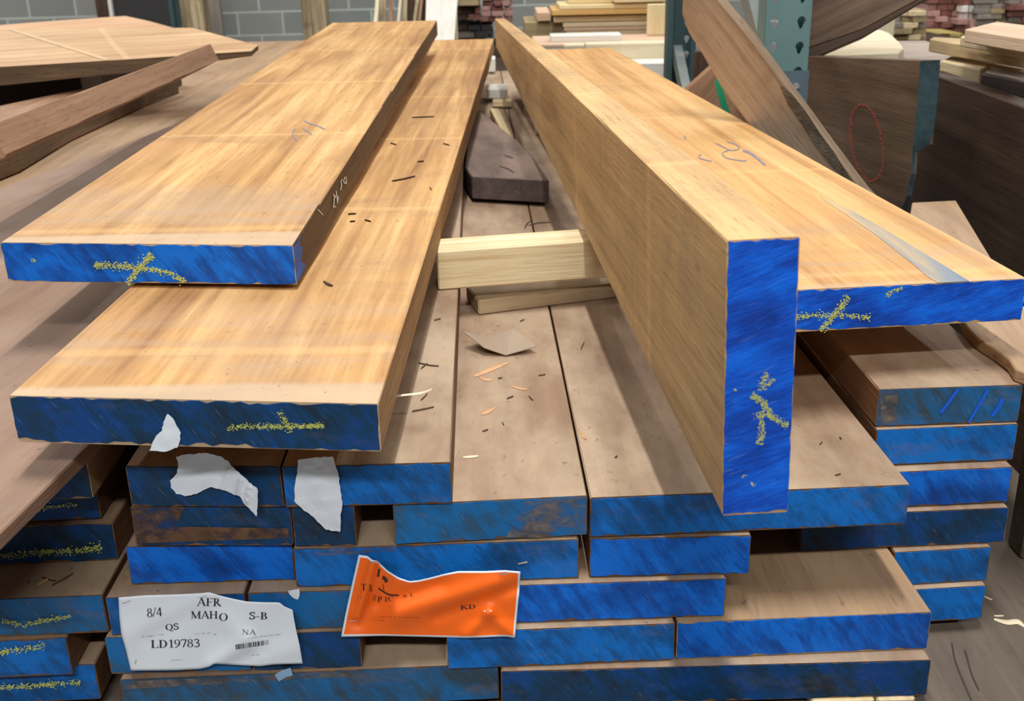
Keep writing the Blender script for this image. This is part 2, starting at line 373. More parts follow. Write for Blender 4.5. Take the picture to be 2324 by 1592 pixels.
def flecks(parent, name, strokes, P, n, mat, width=9, dens=1.0, size=(0.5, 1.9), off=0.0022, seed=1, aspect=1.7):
    """dry chalk: many small grains along hand-drawn strokes (view pixels on the face)"""
    r = random.Random(seed); vs, fs = [], []
    for st in strokes:
        pl, w = st[0], (st[1] if len(st) > 1 else width)
        dn = st[2] if len(st) > 2 else dens
        for (x0, y0), (x1, y1) in zip(pl, pl[1:]):
            ln = math.hypot(x1 - x0, y1 - y0)
            for _ in range(int(ln * w * 0.22 * dn) + 1):
                s = r.random(); o1 = r.gauss(0, 0.36) * w
                cx = x0 + (x1 - x0) * s - (y1 - y0) / ln * o1 + r.gauss(0, 1); cy = y0 + (y1 - y0) * s + (x1 - x0) / ln * o1
                q = r.uniform(*size); a = r.uniform(-0.5, 0.5); k = len(vs); m = r.choice((4, 5))
                for i in range(m):
                    th = a + 2 * math.pi * i / m; rr = q * r.uniform(0.55, 1.0)
                    vs.append(ON(cx + aspect * rr * math.cos(th), cy + rr * math.sin(th), P, n, off))
                fs.append(tuple(range(k, k + m)))
    return mesh_obj(name, vs, fs, mat, parent=parent)
def ribbon(parent, name, lines, mapf, mat, width=3.0):
    vs, fs = [], []
    for pl in lines:
        w = width
        if isinstance(pl, tuple): pl, w = pl
        k = len(vs)
        for i, (x, y) in enumerate(pl):
            x0, y0 = pl[max(0, i - 1)]; x1, y1 = pl[min(len(pl) - 1, i + 1)]
            ln = math.hypot(x1 - x0, y1 - y0) or 1
            nx, ny = -(y1 - y0) / ln * w / 2, (x1 - x0) / ln * w / 2
            vs += [mapf(x + nx, y + ny), mapf(x - nx, y - ny)]
        for i in range(len(pl) - 1):
            a = k + 2 * i; fs.append((a, a + 1, a + 3, a + 2))
    return mesh_obj(name, vs, fs, mat, parent=parent)
def smooth_pl(pts, n=6):
    out = []
    for i in range(len(pts) - 1):
        p0, p1, p2, p3 = pts[max(0, i - 1)], pts[i], pts[i + 1], pts[min(len(pts) - 1, i + 2)]
        for k in range(n):
            t = k / n
            out.append(tuple(0.5 * ((2 * p1[d]) + (-p0[d] + p2[d]) * t + (2 * p0[d] - 5 * p1[d] + 4 * p2[d] - p3[d]) * t * t + (-p0[d] + 3 * p1[d] - 3 * p2[d] + p3[d]) * t ** 3) for d in (0, 1)))
    out.append(pts[-1]); return out

# ------------------------------------------------------------------ the setting
def structure(o): o['kind'] = 'structure'; return o
def cmu():
    m, nt, N, L, b = mat_base('grey_block_wall')
    tc = N.new('ShaderNodeTexCoord'); sp = N.new('ShaderNodeSeparateXYZ'); cb = N.new('ShaderNodeCombineXYZ')
    L.new(tc.outputs['Object'], sp.inputs[0]); L.new(sp.outputs[0], cb.inputs[0]); L.new(sp.outputs[2], cb.inputs[1])
    br = N.new('ShaderNodeTexBrick'); L.new(cb.outputs[0], br.inputs['Vector'])
    br.offset = 0.5; br.inputs['Scale'].default_value = 1.0; br.inputs['Brick Width'].default_value = 0.40; br.inputs['Row Height'].default_value = 0.20
    br.inputs['Mortar Size'].default_value = 0.010; br.inputs['Mortar Smooth'].default_value = 0.3
    br.inputs['Color1'].default_value = (0.23, 0.255, 0.25, 1); br.inputs['Color2'].default_value = (0.31, 0.32, 0.305, 1); br.inputs['Mortar'].default_value = (0.52, 0.57, 0.55, 1)
    nz = noisen(N, L, tc.outputs['Object'], 3.0, 5, 0.6)
    n2 = noisen(N, L, tc.outputs['Object'], 60.0, 3, 0.6)
    c = mixc(N, L, ramp(N, L, nz, [(0.35, 0.0), (0.7, 0.35)]), br.outputs['Color'], (0.28, 0.27, 0.25))
    c = mixc(N, L, ramp(N, L, n2, [(0.4, 0.0), (0.8, 0.25)]), c, (0.16, 0.17, 0.17))
    L.new(c, b.inputs['Base Color']); b.inputs['Roughness'].default_value = 0.9
    return m
WALL_Y, WALL_ANG = 10.2, math.radians(5)
floor = structure(box('floor', None, (-9, -3, -0.1), (9, 14, 0.0), plain('concrete_floor', (0.27, 0.25, 0.23), 0.85, var=0.25, scale=4), cat=None))
p = Y(640, 26, WALL_Y)                                         # a mortar crossing seen at this point of the wall
wm = Matrix.Translation((p.x, WALL_Y, p.z)) @ Matrix.Rotation(WALL_ANG, 4, 'Z')
vs = [(x, y, z) for x in (-8, 11) for y in (0, 0.2) for z in (-p.z, 4.4)]
structure(mesh_obj('wall_back', vs, [(0, 1, 3, 2), (4, 6, 7, 5), (0, 4, 5, 1), (2, 3, 7, 6), (0, 2, 6, 4), (1, 5, 7, 3)], cmu(), M=wm))
# door with dark leaf and pale jamb in the back wall, seen over the left boards
dz0, dY = 0.0, 9.55
a, b_, c_, d_ = Y(220, 20, dY), Y(250, 20, dY), Y(258, 20, dY), Y(392, 20, dY)
dr = structure(box('door_1', None, (c_.x - 0.01, dY, 0.0), (d_.x + 0.03, dY + 0.06, 2.2), BLACK, cat=None))
dr['label'] = 'plain black door leaf in the grey block wall'
jm = box('door_jamb', None, (a.x, dY - 0.02, 0), (b_.x, dY + 0.5, 2.2), BROWN_D, cat=None, grain='z')
jm.parent = dr; jm.matrix_parent_inverse = INFO[dr]['M'].inverted()
jt = box('door_stop', None, (b_.x, dY - 0.04, 0), (c_.x, dY + 0.02, 2.2), WHITEB, cat=None, grain='z')
jt.parent = dr; jt.matrix_parent_inverse = INFO[dr]['M'].inverted()

# ------------------------------------------------------------------ the main pile: boards end-on, six layers
PD = Vector((-0.026, 1, 0))
LZ = [0.89, 0.84, 0.79, 0.74, 0.69, 0.64]
TH = 0.0485
G_MAIN = 'boards of the main blue-ended pile'
def pile(layer, l, r, mat, cap, label, length=4.0, group=G_MAIN, D=PD, t=TH, dz=0.0, **k):
    z = LZ[layer] + dz
    return board('lumber_board', label, Z(l[0], l[1], z), Z(r[0], r[1], z), D, length, t, mat, capmat=cap, group=group, **k)
M1a = pile(0, (284, 1057), (635, 1057), DUSTY, BLUE_D, 'blue-ended board under the torn curling paper, top left of the main pile')
M1b = pile(0, (639, 1059), (1023, 1049), DUSTY, BLUE_M, 'dusty blue-ended board with a tall torn white paper scrap on its left corner', side_paint=0.0)
M2a = pile(1, (296, 1150), (658, 1147), DUSTY, BLUE_D, 'dark board end with bare brown wood showing, second layer at the left of the pile')
M2b = pile(1, (661, 1150), (803, 1148), DUSTY, BLUE_D, 'narrow navy board end below the tall torn paper scrap', dz=-0.0)
M2c = pile(1, (891, 1146), (1333, 1125), DUSTY, BLUE_S, 'dusty top board with a scuffed, partly bare blue end, carrying the cardboard scrap')
M2d = pile(1, (1339, 1130), (2066, 1100), DUSTY, BLUE_M, 'wide dusty top board with blue end, under the plank standing on edge')
M3a = pile(2, (285, 1241), (662, 1229), DUSTY, BLUE_A, 'clean blue board end above the white printed label', dz=-0.001)
M3b = pile(2, (665, 1246), (1313, 1224), DUSTY, BLUE_M, 'long blue board end behind the top edge of the orange label', dz=-0.001)
M3c = pile(2, (1339, 1223), (1705, 1215), DUSTY, BLUE_A, 'short blue board end right below the wide top board, at mid pile', dz=-0.001)
M4a = pile(3, (239, 1357), (553, 1347), DUSTY, BLUE_M, 'blue board end behind the top of the white printed label', dz=-0.001)
M4b = pile(3, (562, 1346), (1005, 1333), DUSTY, BLUE_S, 'blue board end running from the white label to behind the orange label', dz=-0.001)
M4c = pile(3, (1012, 1334), (1648, 1313), DUSTY, BLUE_A, 'bright blue board end to the right of the orange label', dz=-0.001)
M5a = pile(4, (237, 1447), (560, 1440), DUSTY, BLUE_S, 'blue board end behind the bottom of the white printed label', dz=-0.001)
M5b = pile(4, (565, 1440), (815, 1431), DUSTY, BLUE_D, 'navy board end sticking out between the white and the orange label', dz=-0.001)
M5c = pile(4, (1013, 1436), (1532, 1415), DUSTY, BLUE_M, 'blue board end just under the orange label and right of it', dz=-0.001)
M5d = pile(4, (1537, 1413), (2115, 1389), TAN_L, BLUE_A, 'wide blue-ended board with its tan top bared, low at the right of the pile', dz=-0.001)
M6a = pile(5, (271, 1543), (1130, 1506), DUSTY, BLUE_S, 'very wide bottom board end with a pale blue dab below the white label', dz=-0.001)
M6b = pile(5, (1137, 1524), (2113, 1498), DUSTY, BLUE_D, 'very wide bottom board with a dark blue end, lowest right of the pile', dz=-0.001)

# right-hand stack, set back a little
G_R = 'boards of the short stack right of the main pile'
def rst(layer, l, r, mat, cap, label, dz=0.0, **k):
    return pile(layer, l, r, mat, cap, label, group=G_R, dz=dz, length=0.93, D=Vector((-0.022, 1, 0)), **k)
R1 = rst(0, (1995, 884), (2322, 873), DUSTY, BLUE_S, 'dusty blue-ended board with bright brush strokes, top of the right stack')
R2 = rst(1, (1990, 976), (2311, 962), DUSTY, BLUE_M, 'second blue board end from the top of the right stack')
R3 = rst(2, (1995, 1073), (2298, 1060), DUSTY, BLUE_A, 'bright blue board end, third from the top of the right stack')
R4 = rst(3, (1822, 1172), (2290, 1152), DUSTY, BLUE_D, 'longest board end of the right stack, dull navy with a bare scratch')
R5 = rst(4, (2030, 1254), (2250, 1241), DUSTY, BLUE_M, 'blue board end second from the bottom of the right stack')
R6 = rst(5, (2030, 1341), (2238, 1329), DUSTY, BLUE_M, 'bottom blue board end of the right stack, above the dusty plank', dz=0.001)

# left-hand stack
G_L = 'boards of the stack at the left edge'
LD = Vector((-0.034, 1, 0))
def lst(layer, lx, r, mat, cap, label, dz=0.0, length=3.6, **k):
    z = LZ[layer] + dz
    R = Z(r[0], r[1], z); Lp = Vector((lx, R.y - 0.012, z))
    return board('lumber_board', label, Lp, R, LD, length, TH, mat, capmat=cap, group=G_L, **k)
L1 = lst(0, -0.84, (196, 1040), TAN_L, BLUE_D, 'dark-ended board under the thin brown sheet, top of the left stack', length=3.5)
L2 = lst(1, -0.83, (215, 1091), DUSTY, BLUE_D, 'navy board end with faint yellow chalk below the thin brown sheet')
L3 = lst(2, -0.80, (255, 1187), DUSTY, BLUE_D, 'navy board end with a thick yellow chalk line in the left stack', dz=-0.001)
L4 = lst(3, -0.82, (232, 1350), DUSTY, BLUE_S, 'board jutting forward with litter on top in the left stack', dz=-0.001)
L5 = lst(4, -0.80, (150, 1447), DUSTY, BLUE_M, 'narrower blue board end, second from the bottom of the left stack', dz=-0.001)
L6 = lst(5, -0.82, (215, 1507), DUSTY, BLUE_M, 'blue board end at the bottom of the left stack, yellow chalk along it', dz=-0.001)
L1b = board('lumber_board', 'dull tan plank lying along the far left under the dark stick', Vector((-1.262, 1.05, 0.89)), Vector((-0.846, 1.05, 0.89)), LD, 5.2, TH, TAN_L, group=G_L)
# layers under it
for i, zz in enumerate(LZ[1:5]):
    board('lumber_board', 'blue-ended board lying outside the view to the left of the left stack', Vector((-1.25, 1.06 + 0.01 * i, zz)), Vector((-0.85, 1.05, zz)), LD, 3.6, TH, DUSTY, capmat=BLUE_D, group='outer boards of the left stack')
# thin brown sheet on the left stack
z = 0.9075
pts = [Z(0, 1210, z), Z(100, 1112, z), Z(200, 1015, z)]
d_edge = Vector((0.1, 1, 0)).normalized()
e0 = pts[-1]
pts += [e0 + d_edge * 0.6, e0 + d_edge * 1.5, Vector((-0.60, 3.55, z)), Vector((-0.935, 3.62, z)), Vector((-1.02, 2.9, z)), Vector((-1.121, 2.36, z)), Vector((-1.2, 1.8, z)), Vector((-1.235, 1.2, z)), Vector((-1.25, 0.80, z)), Vector((-0.475, 0.80, z))]
SHEET = prism('plank', 'wide thin dusty brown plank with a worn edge, lying skewed on the left stack', pts, Vector((0, 0, -1)), 0.0165, DUSTY_L, d_edge)

# ------------------------------------------------------------------ the four big loose boards on top
G_TOP = 'big loose boards laid over the pile'
# B: lower left board
zB = 1.0
FL, FR = Z(20, 898, zB), Z(858, 917, zB)
farR = Z(1120, 90, 1.020); nearR = FR
B = board('lumber_board', 'lower of the two loose tan boards on the left, dark navy end with torn paper', FL, FR, (farR - nearR), (farR - nearR).length, 0.049, FRESH, capmat=BLUE_D, group=G_TOP, ragged=0.002, rough=0.0010)
# A: upper left board
zA = 1.059
FL, FR = Z(0, 550, zA), Z(665, 557, zA)
farR = Z(990, 49, 1.132)
A = board('lumber_board', 'upper loose tan board on the left, bright blue end with yellow chalk cross', FL, FR, (farR - FR), (farR - FR).length, 0.051, FRESH, capmat=BLUE_A, group=G_TOP, ragged=0.0016, rough=0.0010, side_paint=0.045)
# C: thick plank standing on edge
FL, FR = Y(1650, 546, 0.779), Y(1816, 537, 0.780)
farL = Y(1123, 43, 4.0); hC = FL.z - Z(1628, 1165, 0.956).z
Cb = board('lumber_board', 'plank standing on its edge, tall narrow blue end with chalk', FL, FR, (farL - FL), (farL - FL).length, hC, FRESH_C, capmat=BLUE_C, group=G_TOP, ragged=0.001, rough=0.0010, taper=0.66, tapert=(farL.z - Y(1123, 107, 4.0).z) / hC, ny=22)
# D: flat board at right
zD = 1.0095
v0, FR = Z(1812, 658, zD), Z(2332, 632, zD)
FL = v0 + (FR - v0) * ((0.234 - v0.x) / (FR.x - v0.x))
farR = Z(1386, 108, zD)
Dd = board('lumber_board', 'wide flat tan board on the right with a grey-blue stain, blue end chalk-marked', FL, FR, (farR - FR), (farR - FR).length, 0.0525, FRESH_D, capmat=BLUE_C, group=G_TOP, rough=0.0008)
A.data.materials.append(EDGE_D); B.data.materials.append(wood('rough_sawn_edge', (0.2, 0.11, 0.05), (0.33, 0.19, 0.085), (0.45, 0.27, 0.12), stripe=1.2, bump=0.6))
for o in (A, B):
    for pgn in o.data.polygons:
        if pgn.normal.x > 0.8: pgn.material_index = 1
for o, nm in ((B, 'B'), (A, 'A'), (Cb, 'C'), (Dd, 'D')): print(nm, 'w', round(INFO[o]['w'], 3), 'FL', [round(x, 3) for x in INFO[o]['FL']], 'FR', [round(x, 3) for x in INFO[o]['FR']])

# bearers hidden between boards
G_B = 'hidden bearers between the loose boards'
BL_ = 'short pine bearer lying across the pile under a loose board'
box('bearer', BL_, (-0.33, 1.95, 0.8902), (-0.19, 2.03, 0.9545), PINE, 'bearer', G_B)
box('bearer', BL_, (-0.38, 3.75, 0.8902), (-0.12, 3.83, 0.966), PINE, 'bearer', G_B)
box('bearer', BL_, (-0.38, 3.55, 1.016), (-0.29, 3.62, 1.064), PINE, 'bearer', G_B)
box('bearer', BL_, (0.085, 3.3, 0.8405), (0.34, 3.38, 0.9555), PINE, 'bearer', G_B)

# ------------------------------------------------------------------ marks on the boards
def face(o): return INFO[o]['FL'], INFO[o]['nf']
flecks(A, 'chalk_mark', [([(215, 602), (260, 603), (300, 606)], 12, 1.5), ([(300, 606), (345, 613), (390, 622), (420, 640)], 10, 1.2), ([(288, 643), (305, 622), (325, 600), (343, 575)], 12, 1.4), ([(330, 590), (350, 585)], 8)], *face(A), CHALK, seed=3)
flecks(A, 'chalk_mark', [([(70, 592), (80, 590)], 7, 0.8)], *face(A), CHALK, seed=33)
flecks(B, 'chalk_mark', [([(515, 972), (560, 969), (610, 968), (735, 968)], 9, 0.9), ([(600, 972), (735, 966)], 8, 0.8), ([(632, 935), (645, 950), (660, 982)], 9, 1.0)], *face(B), CHALK, seed=4, size=(0.45, 1.6))
P, n = face(Cb)
flecks(Cb, 'chalk_mark', [([(1742, 845), (1725, 880)], 10, 0.8), ([(1758, 862), (1720, 890)], 8, 0.9), ([(1705, 898), (1722, 905), (1738, 925), (1748, 945)], 12, 1.5), ([(1748, 945), (1765, 955), (1788, 968)], 10, 1.2), ([(1722, 935), (1730, 970), (1725, 1010)], 12, 0.9)], P, n, CHALK, seed=5)
flecks(Cb, 'chalk_mark', [([(1668, 888), (1672, 886)], 6, 1)], P, n, CHALK, seed=34)
flecks(Cb, 'chalk_mark', [([(1686, 1085), (1694, 1075)], 4, 0.6), ([(1702, 1095), (1712, 1103)], 4, 1)], P, n, CHALK, seed=35)
P, n = face(Dd)
flecks(Dd, 'chalk_mark', [([(1806, 720), (1850, 716), (1900, 716), (1975, 722)], 10, 0.9), ([(1862, 752), (1885, 725), (1905, 700), (1925, 672)], 11, 1.2), ([(1912, 700), (1920, 690)], 6, 1)], P, n, CHALK, seed=6)
flecks(Dd, 'chalk_mark', [([(2008, 673), (2025, 662), (2048, 655)], 7, 1.0)], P, n, CHALK, seed=36)
flecks(L2, 'chalk_mark', [([(75, 1158), (110, 1152), (175, 1146)], 8, 0.7), ([(75, 1158), (92, 1156)], 9, 1.4)], *face(L2), CHALK, seed=7, off=0.003)
flecks(L3, 'chalk_mark', [([(-5, 1264), (60, 1258), (120, 1254)], 13, 0.6), ([(90, 1255), (160, 1252), (230, 1245)], 13, 0.8)], *face(L3), CHALK, seed=8, off=0.003)
flecks(L4, 'chalk_mark', [([(5, 1411), (60, 1418), (110, 1408), (160, 1400)], 8, 1.0)], *face(L4), CHALK, seed=9, off=0.003)
flecks(L5, 'chalk_mark', [([(0, 1482), (40, 1476), (100, 1468)], 11, 0.6), ([(0, 1482), (20, 1480)], 8, 1.2)], *face(L5), CHALK, seed=10, off=0.003)
flecks(L6, 'chalk_mark', [([(0, 1562), (50, 1560), (110, 1555), (182, 1550)], 9, 1.0)], *face(L6), CHALK, seed=11, off=0.003)
# crayon marks on the tops
P, n = INFO[A]['FL'], INFO[A]['nt']
ribbon(A, 'crayon_mark', [smooth_pl([(671, 292), (665, 297), (664, 304), (667, 312), (674, 319)]), smooth_pl([(688, 291), (698, 299), (708, 305)]), smooth_pl([(690, 274), (705, 281), (722, 286), (738, 294)])], lambda x, y: ON(x, y, P, n, 0.0006), PEN, 2.4)
P2, n2 = INFO[Dd]['FL'], INFO[Dd]['nt']
ribbon(Dd, 'crayon_mark', [smooth_pl([(1556, 308), (1553, 313), (1557, 317)]), smooth_pl([(1592, 350), (1586, 354), (1588, 359), (1597, 362), (1615, 366)]), smooth_pl([(1624, 325), (1640, 333), (1655, 340), (1668, 341), (1678, 336), (1670, 328), (1650, 322)]), smooth_pl([(1655, 341), (1643, 345), (1640, 352), (1648, 358), (1665, 362), (1685, 365), (1695, 364)]), (smooth_pl([(1686, 342), (1700, 346), (1715, 356), (1728, 367), (1737, 375)]), 4.5)], lambda x, y: ON(x, y, P2, n2, 0.0006), PEN, 2.2)
# grey-blue stain on D (paint drawn along the grain)
def stain_mat():
    m, nt, N, L, b = mat_base('blue_grey_stain')
    tc = N.new('ShaderNodeTexCoord')
    s = noisen(N, L, vmul(N, L, tc.outputs['Object'], (50, 6, 50)), 1.0, 4, 0.6)
    s = mathn(N, L, 'ADD', mathn(N, L, 'MULTIPLY', s, 0.5), noisen(N, L, vmul(N, L, tc.outputs['Object'], (9, 3, 9)), 0.5, 3, 0.6))
    c = ramp(N, L, s, [(0.62, (0.15, 0.21, 0.31)), (0.78, (0.32, 0.29, 0.25)), (0.93, (0.52, 0.37, 0.2))])
    L.new(c, b.inputs['Base Color']); b.inputs['Roughness'].default_value = 0.7
    return m
FRm, FLm = INFO[Dd]['FR'], INFO[Dd]['FL']
def patch(parent, name, pl, P, n, off, mat):
    vs = [ON(x, y, P, n, off) for x, y in pl]; return mesh_obj(name, vs, [tuple(range(len(pl)))], mat, parent=parent)
patch(Dd, 'paint_stain', [(2128, 642), (2155, 641), (2200, 638), (2172, 621), (2125, 592), (2070, 558), (2010, 522), (1950, 488), (1890, 456), (1860, 444), (1875, 458), (1930, 494), (1985, 532), (2035, 570), (2075, 602), (2105, 628)], P2, n2, 0.0005, stain_mat())
# white characters on A's right edge
Mz = INFO[A]['M'].to_3x3(); Pr = INFO[A]['FR']; nr = Mz @ Vector((1, 0, 0))
fx = lambda x, y: ON(x, y, Pr, nr, 0.0012)
ribbon(A, 'chalk_mark', [smooth_pl([(757, 440), (759, 452), (757, 470), (762, 468)]), smooth_pl([(757, 442), (761, 446), (757, 455)]), [(763, 434), (765, 450), (766, 462)], [(766, 462), (768, 445)], smooth_pl([(777, 407), (774, 412), (775, 420), (773, 432)]), smooth_pl([(783, 402), (780, 412), (784, 416), (786, 405), (783, 402)]), [(786, 405), (786, 418)], [(721, 475), (733, 488)]], fx, CHALK_W, 2.0)

# ------------------------------------------------------------------ bits between the boards
# pine block on edge and the stickers under it
lo, hi = Z(995, 660, 0.8905), Z(1357, 632, 0.8905)
dirp = Vector((hi.x - lo.x, hi.y - lo.y, 0))
hgt = 0.0632
PN = prism('pine_block', 'clean pale pine timber lying across under the loose boards', [lo + Vector((0, 0, hgt)), lo + dirp * 2.42 + Vector((0, 0, hgt)), lo + dirp * 2.42 + Vector((-0.004, 0.068, hgt + 0.002)), lo + Vector((-0.004, 0.068, hgt + 0.002))], Vector((0, 0, -1)), hgt, PINE, dirp, cat='block')
z = 0.866
s0, s1 = Z(1085, 682, z), Z(1400, 643, z)
bk = Vector((-0.022, 0.085, 0))
ex = (s1 - s0) * 0.13
STK = prism('sticker', 'thin grey-brown stick lying under the pine block', [s0, s1, s1 + Vector((0.0, 0.07, 0)), s0 + bk], Vector((0, 0, -1)), 0.0255, wood('grey_sticker', (0.34, 0.25, 0.15), (0.47, 0.36, 0.23), (0.57, 0.46, 0.31), stripe=1.2), (s1 - s0), cat='stick')
# dark block K beyond
z = 0.902
kp = [Z(x, y, z) for x, y in [(1055, 379), (1070, 400), (1246, 409), (1211, 359), (1175, 320), (1150, 300), (1088, 251), (1066, 262)]]
KB = prism('wood_block', 'dark dusty offcut with an angled far edge, lying in the gap between the boards', kp, Vector((0, 0, -1)), 0.052, MAUVE, Vector((-0.1, 1, 0)), cat='block')
box('sticker', 'hidden sticker under the dark offcut in the gap', (-0.06, 2.7, 0.8405), (0.03, 2.74, 0.8498), PINE, 'stick')
# far things in the gap
bg('offcut', 'grey-white squared offcut far down the gap between the boards', 1104, 203, 1152, 224, 4.0, 0.16, WHITEB, 'offcut')
bg('offcut', 'tan round-edged stick propped under the grey-white offcut in the gap', 1118, 228, 1162, 243, 3.85, 0.05, PINE, 'offcut')
pa, pb = Z(1118, 250, 0.86), Z(1152, 302, 0.85)
prism('offcut', 'pale splintered slat running down the gap beside the dark offcut', [Z(1112, 246, 0.868), Z(1132, 246, 0.868), Z(1165, 318, 0.866), Z(1140, 300, 0.866)], Vector((0, 0, -1)), 0.02, PINE_P, pb - pa, cat='offcut')
bg('offcut', 'small white plank end at the very far end of the gap', 1106, 133, 1124, 164, 4.9, 0.12, WHITEB, 'offcut')
# cardboard scrap
z = 0.842
q = [Z(1050, 752, z + 0.026), Z(1098, 789, z + 0.012), Z(1148, 806, z + 0.001), Z(1218, 786, z + 0.010), Z(1164, 745, z + 0.018), Z(1110, 768, z + 0.002)]
vs = [tuple(a) for a in q] + [tuple(a + Vector((0, 0, -0.0012))) for a in q]
fs = [(0, 1, 5), (1, 2, 5), (2, 4, 5), (2, 3, 4)]
fs += [tuple(6 + i for i in reversed(f)) for f in fs] + [(i, (i + 1) % 6, 6 + (i + 1) % 6, 6 + i) for i in range(6)]
tag(mesh_obj('cardboard_scrap', vs, fs, CARDB), 'folded grey-brown cardboard scrap lying on the dusty pile', 'scrap')
# shavings and splinters
def sliver(name, label, px, z, mat, w=5, lift=0.0015, cat='splinter', group=None, curl=0.0):
    pl = smooth_pl(px, 4); vs, fs = [], []
    n = len(pl)
    for i, (x, y) in enumerate(pl):
        x0, y0 = pl[max(0, i - 1)]; x1, y1 = pl[min(n - 1, i + 1)]
        ln = math.hypot(x1 - x0, y1 - y0) or 1
        s = i / (n - 1); ww = w * (0.25 + math.sin(math.pi * min(max(s, 0.05), 0.95)) * 0.75) / 2
        nx, ny = -(y1 - y0) / ln * ww, (x1 - x0) / ln * ww
        h = lift + curl * math.sin(math.pi * s)
        a, b2 = Z(x + nx, y + ny, z + 0.0006), Z(x - nx, y - ny, z + 0.0006)
        m_ = (a + b2) / 2
        vs += [a, m_ + Vector((0, 0, h)), b2]
    for i in range(n - 1):
        k = 3 * i; fs += [(k, k + 1, k + 4, k + 3), (k + 1, k + 2, k + 5, k + 4), (k, k + 3, k + 5, k + 2)]
    fs += [(0, 2, 1), (3 * n - 3, 3 * n - 2, 3 * n - 1)]
    return tag(mesh_obj(name, vs, fs, mat), label, cat, group)
zt = 0.84
sliver('wood_splinter', 'longest orange-brown splinter lying just below the cardboard scrap', [(1075, 855), (1110, 840), (1154, 823)], zt, SHAVE, 10)
sliver('wood_splinter', 'pinkish shaving lying below the longest splinter', [(1088, 857), (1102, 862), (1118, 863)], zt, SHAVE, 6)
sliver('wood_splinter', 'short pinkish shaving at the middle of the dusty board with the cardboard', [(1092, 941), (1108, 934), (1124, 926)], zt, SHAVE, 8)
sliver('wood_splinter', 'thin shaving right of the longest splinter', [(1160, 877), (1178, 882), (1196, 885)], zt, SHAVE, 4)
sliver('wood_splinter', 'white sliver lying near the front edge of the dusty board', [(1051, 1039), (1070, 1037), (1086, 1036)], zt, SHAVE_P, 5)
sliver('wood_splinter', 'curled tan shaving by the seam, close to the plank on edge', [(1313, 975), (1320, 988), (1331, 998)], zt, SHAVE, 6)
for i, pl in enumerate([[(1130, 860), (1140, 858)], [(1222, 853), (1238, 851)], [(1150, 906), (1165, 900)], [(1200, 900), (1210, 910)], [(1095, 980), (1108, 976)], [(1180, 730), (1190, 726)], [(1318, 795), (1326, 776)], [(1140, 960), (1144, 966)], [(1395, 1040), (1402, 1036)], [(1860, 1010), (1866, 1004)], [(1895, 1080), (1908, 1077)], [(1905, 993), (1910, 998)]]):
    sliver('wood_crumb', 'tiny dark wood crumb on the dusty tops of the main pile', pl, zt, CRUMB, 2.6, group='dark crumbs on the main pile')
for i, pl in enumerate([[(950, 825), (975, 830), (996, 832)], [(955, 838), (970, 826)], [(935, 935), (985, 925)], [(955, 910), (970, 895)], [(985, 728), (1000, 724)]]):
    sliver('wood_crumb', 'fine stray fibre on the dusty board left of the cardboard', pl, 0.89, CRUMB, 2, group='fibres on the dusty board')
topB = lambda x, y, o=0.0006: ON(x, y, INFO[B]['FL'], INFO[B]['nt'], o)
def sliver_on(obj, name, label, px, mat, w, group=None):
    Pp, nn = INFO[obj]['FL'], INFO[obj]['nt']; pl = smooth_pl(px, 4); n = len(pl); vs, fs = [], []
    for i, (x, y) in enumerate(pl):
        x0, y0 = pl[max(0, i - 1)]; x1, y1 = pl[min(n - 1, i + 1)]; ln = math.hypot(x1 - x0, y1 - y0) or 1
        s = i / (n - 1); ww = w * (0.25 + 0.75 * math.sin(math.pi * min(max(s, .05), .95))) / 2
        nx, ny = -(y1 - y0) / ln * ww, (x1 - x0) / ln * ww
        vs += [ON(x + nx, y + ny, Pp, nn, 0.0004), ON(x, y, Pp, nn, 0.0025), ON(x - nx, y - ny, Pp, nn, 0.0004)]
    for i in range(n - 1):
        k = 3 * i; fs += [(k, k + 1, k + 4, k + 3), (k + 1, k + 2, k + 5, k + 4), (k, k + 3, k + 5, k + 2)]
    fs += [(0, 2, 1), (3 * n - 3, 3 * n - 2, 3 * n - 1)]
    return tag(mesh_obj(name, vs, fs, mat), label, 'splinter', group)
sliver_on(B, 'wood_splinter', 'dark bark splinter, the longest on the lower left board, halfway along', [(890, 410), (915, 406), (942, 399)], CRUMB, 4)
sliver_on(B, 'wood_splinter', 'dark splinter on the lower left board just right of the upper board end', [(734, 638), (744, 645), (755, 648)], CRUMB, 7)
for pl in [[(886, 324), (900, 328)], [(1006, 325), (1020, 329)], [(948, 366), (962, 365)], [(975, 424), (980, 431)], [(790, 485), (808, 484)], [(794, 502), (806, 501)], [(828, 498), (842, 502)], [(935, 266), (985, 264)]]:
    sliver_on(B, 'wood_crumb', 'small dark bark crumb on the far half of the lower left board', pl, CRUMB, 2.2, group='bark crumbs on the lower left board')
# torn fibres at B's right corner
sliver('wood_splinter', 'pale torn fibre curling off the right corner of the lower left board', [(870, 905), (915, 898), (955, 893), (980, 885)], 0.935, SHAVE_P, 3.5)
# slivers on the dark block
for pl in [[(1133, 377), (1152, 383), (1167, 392)], [(1146, 353), (1165, 359)]]:
    sliver('wood_crumb', 'dark curved splinter on the dusty offcut in the gap', pl, 0.902, CRUMB, 4, group='splinters on the dark offcut')
for pl, zz in [([(1200, 512), (1222, 506), (1250, 505)], 0.84), ([(1190, 520), (1197, 508), (1204, 502)], 0.84)]:
    sliver('wood_crumb', 'curled brown shaving behind the pine block', pl, zz, CRUMB, 4, group='shavings behind the pine block')

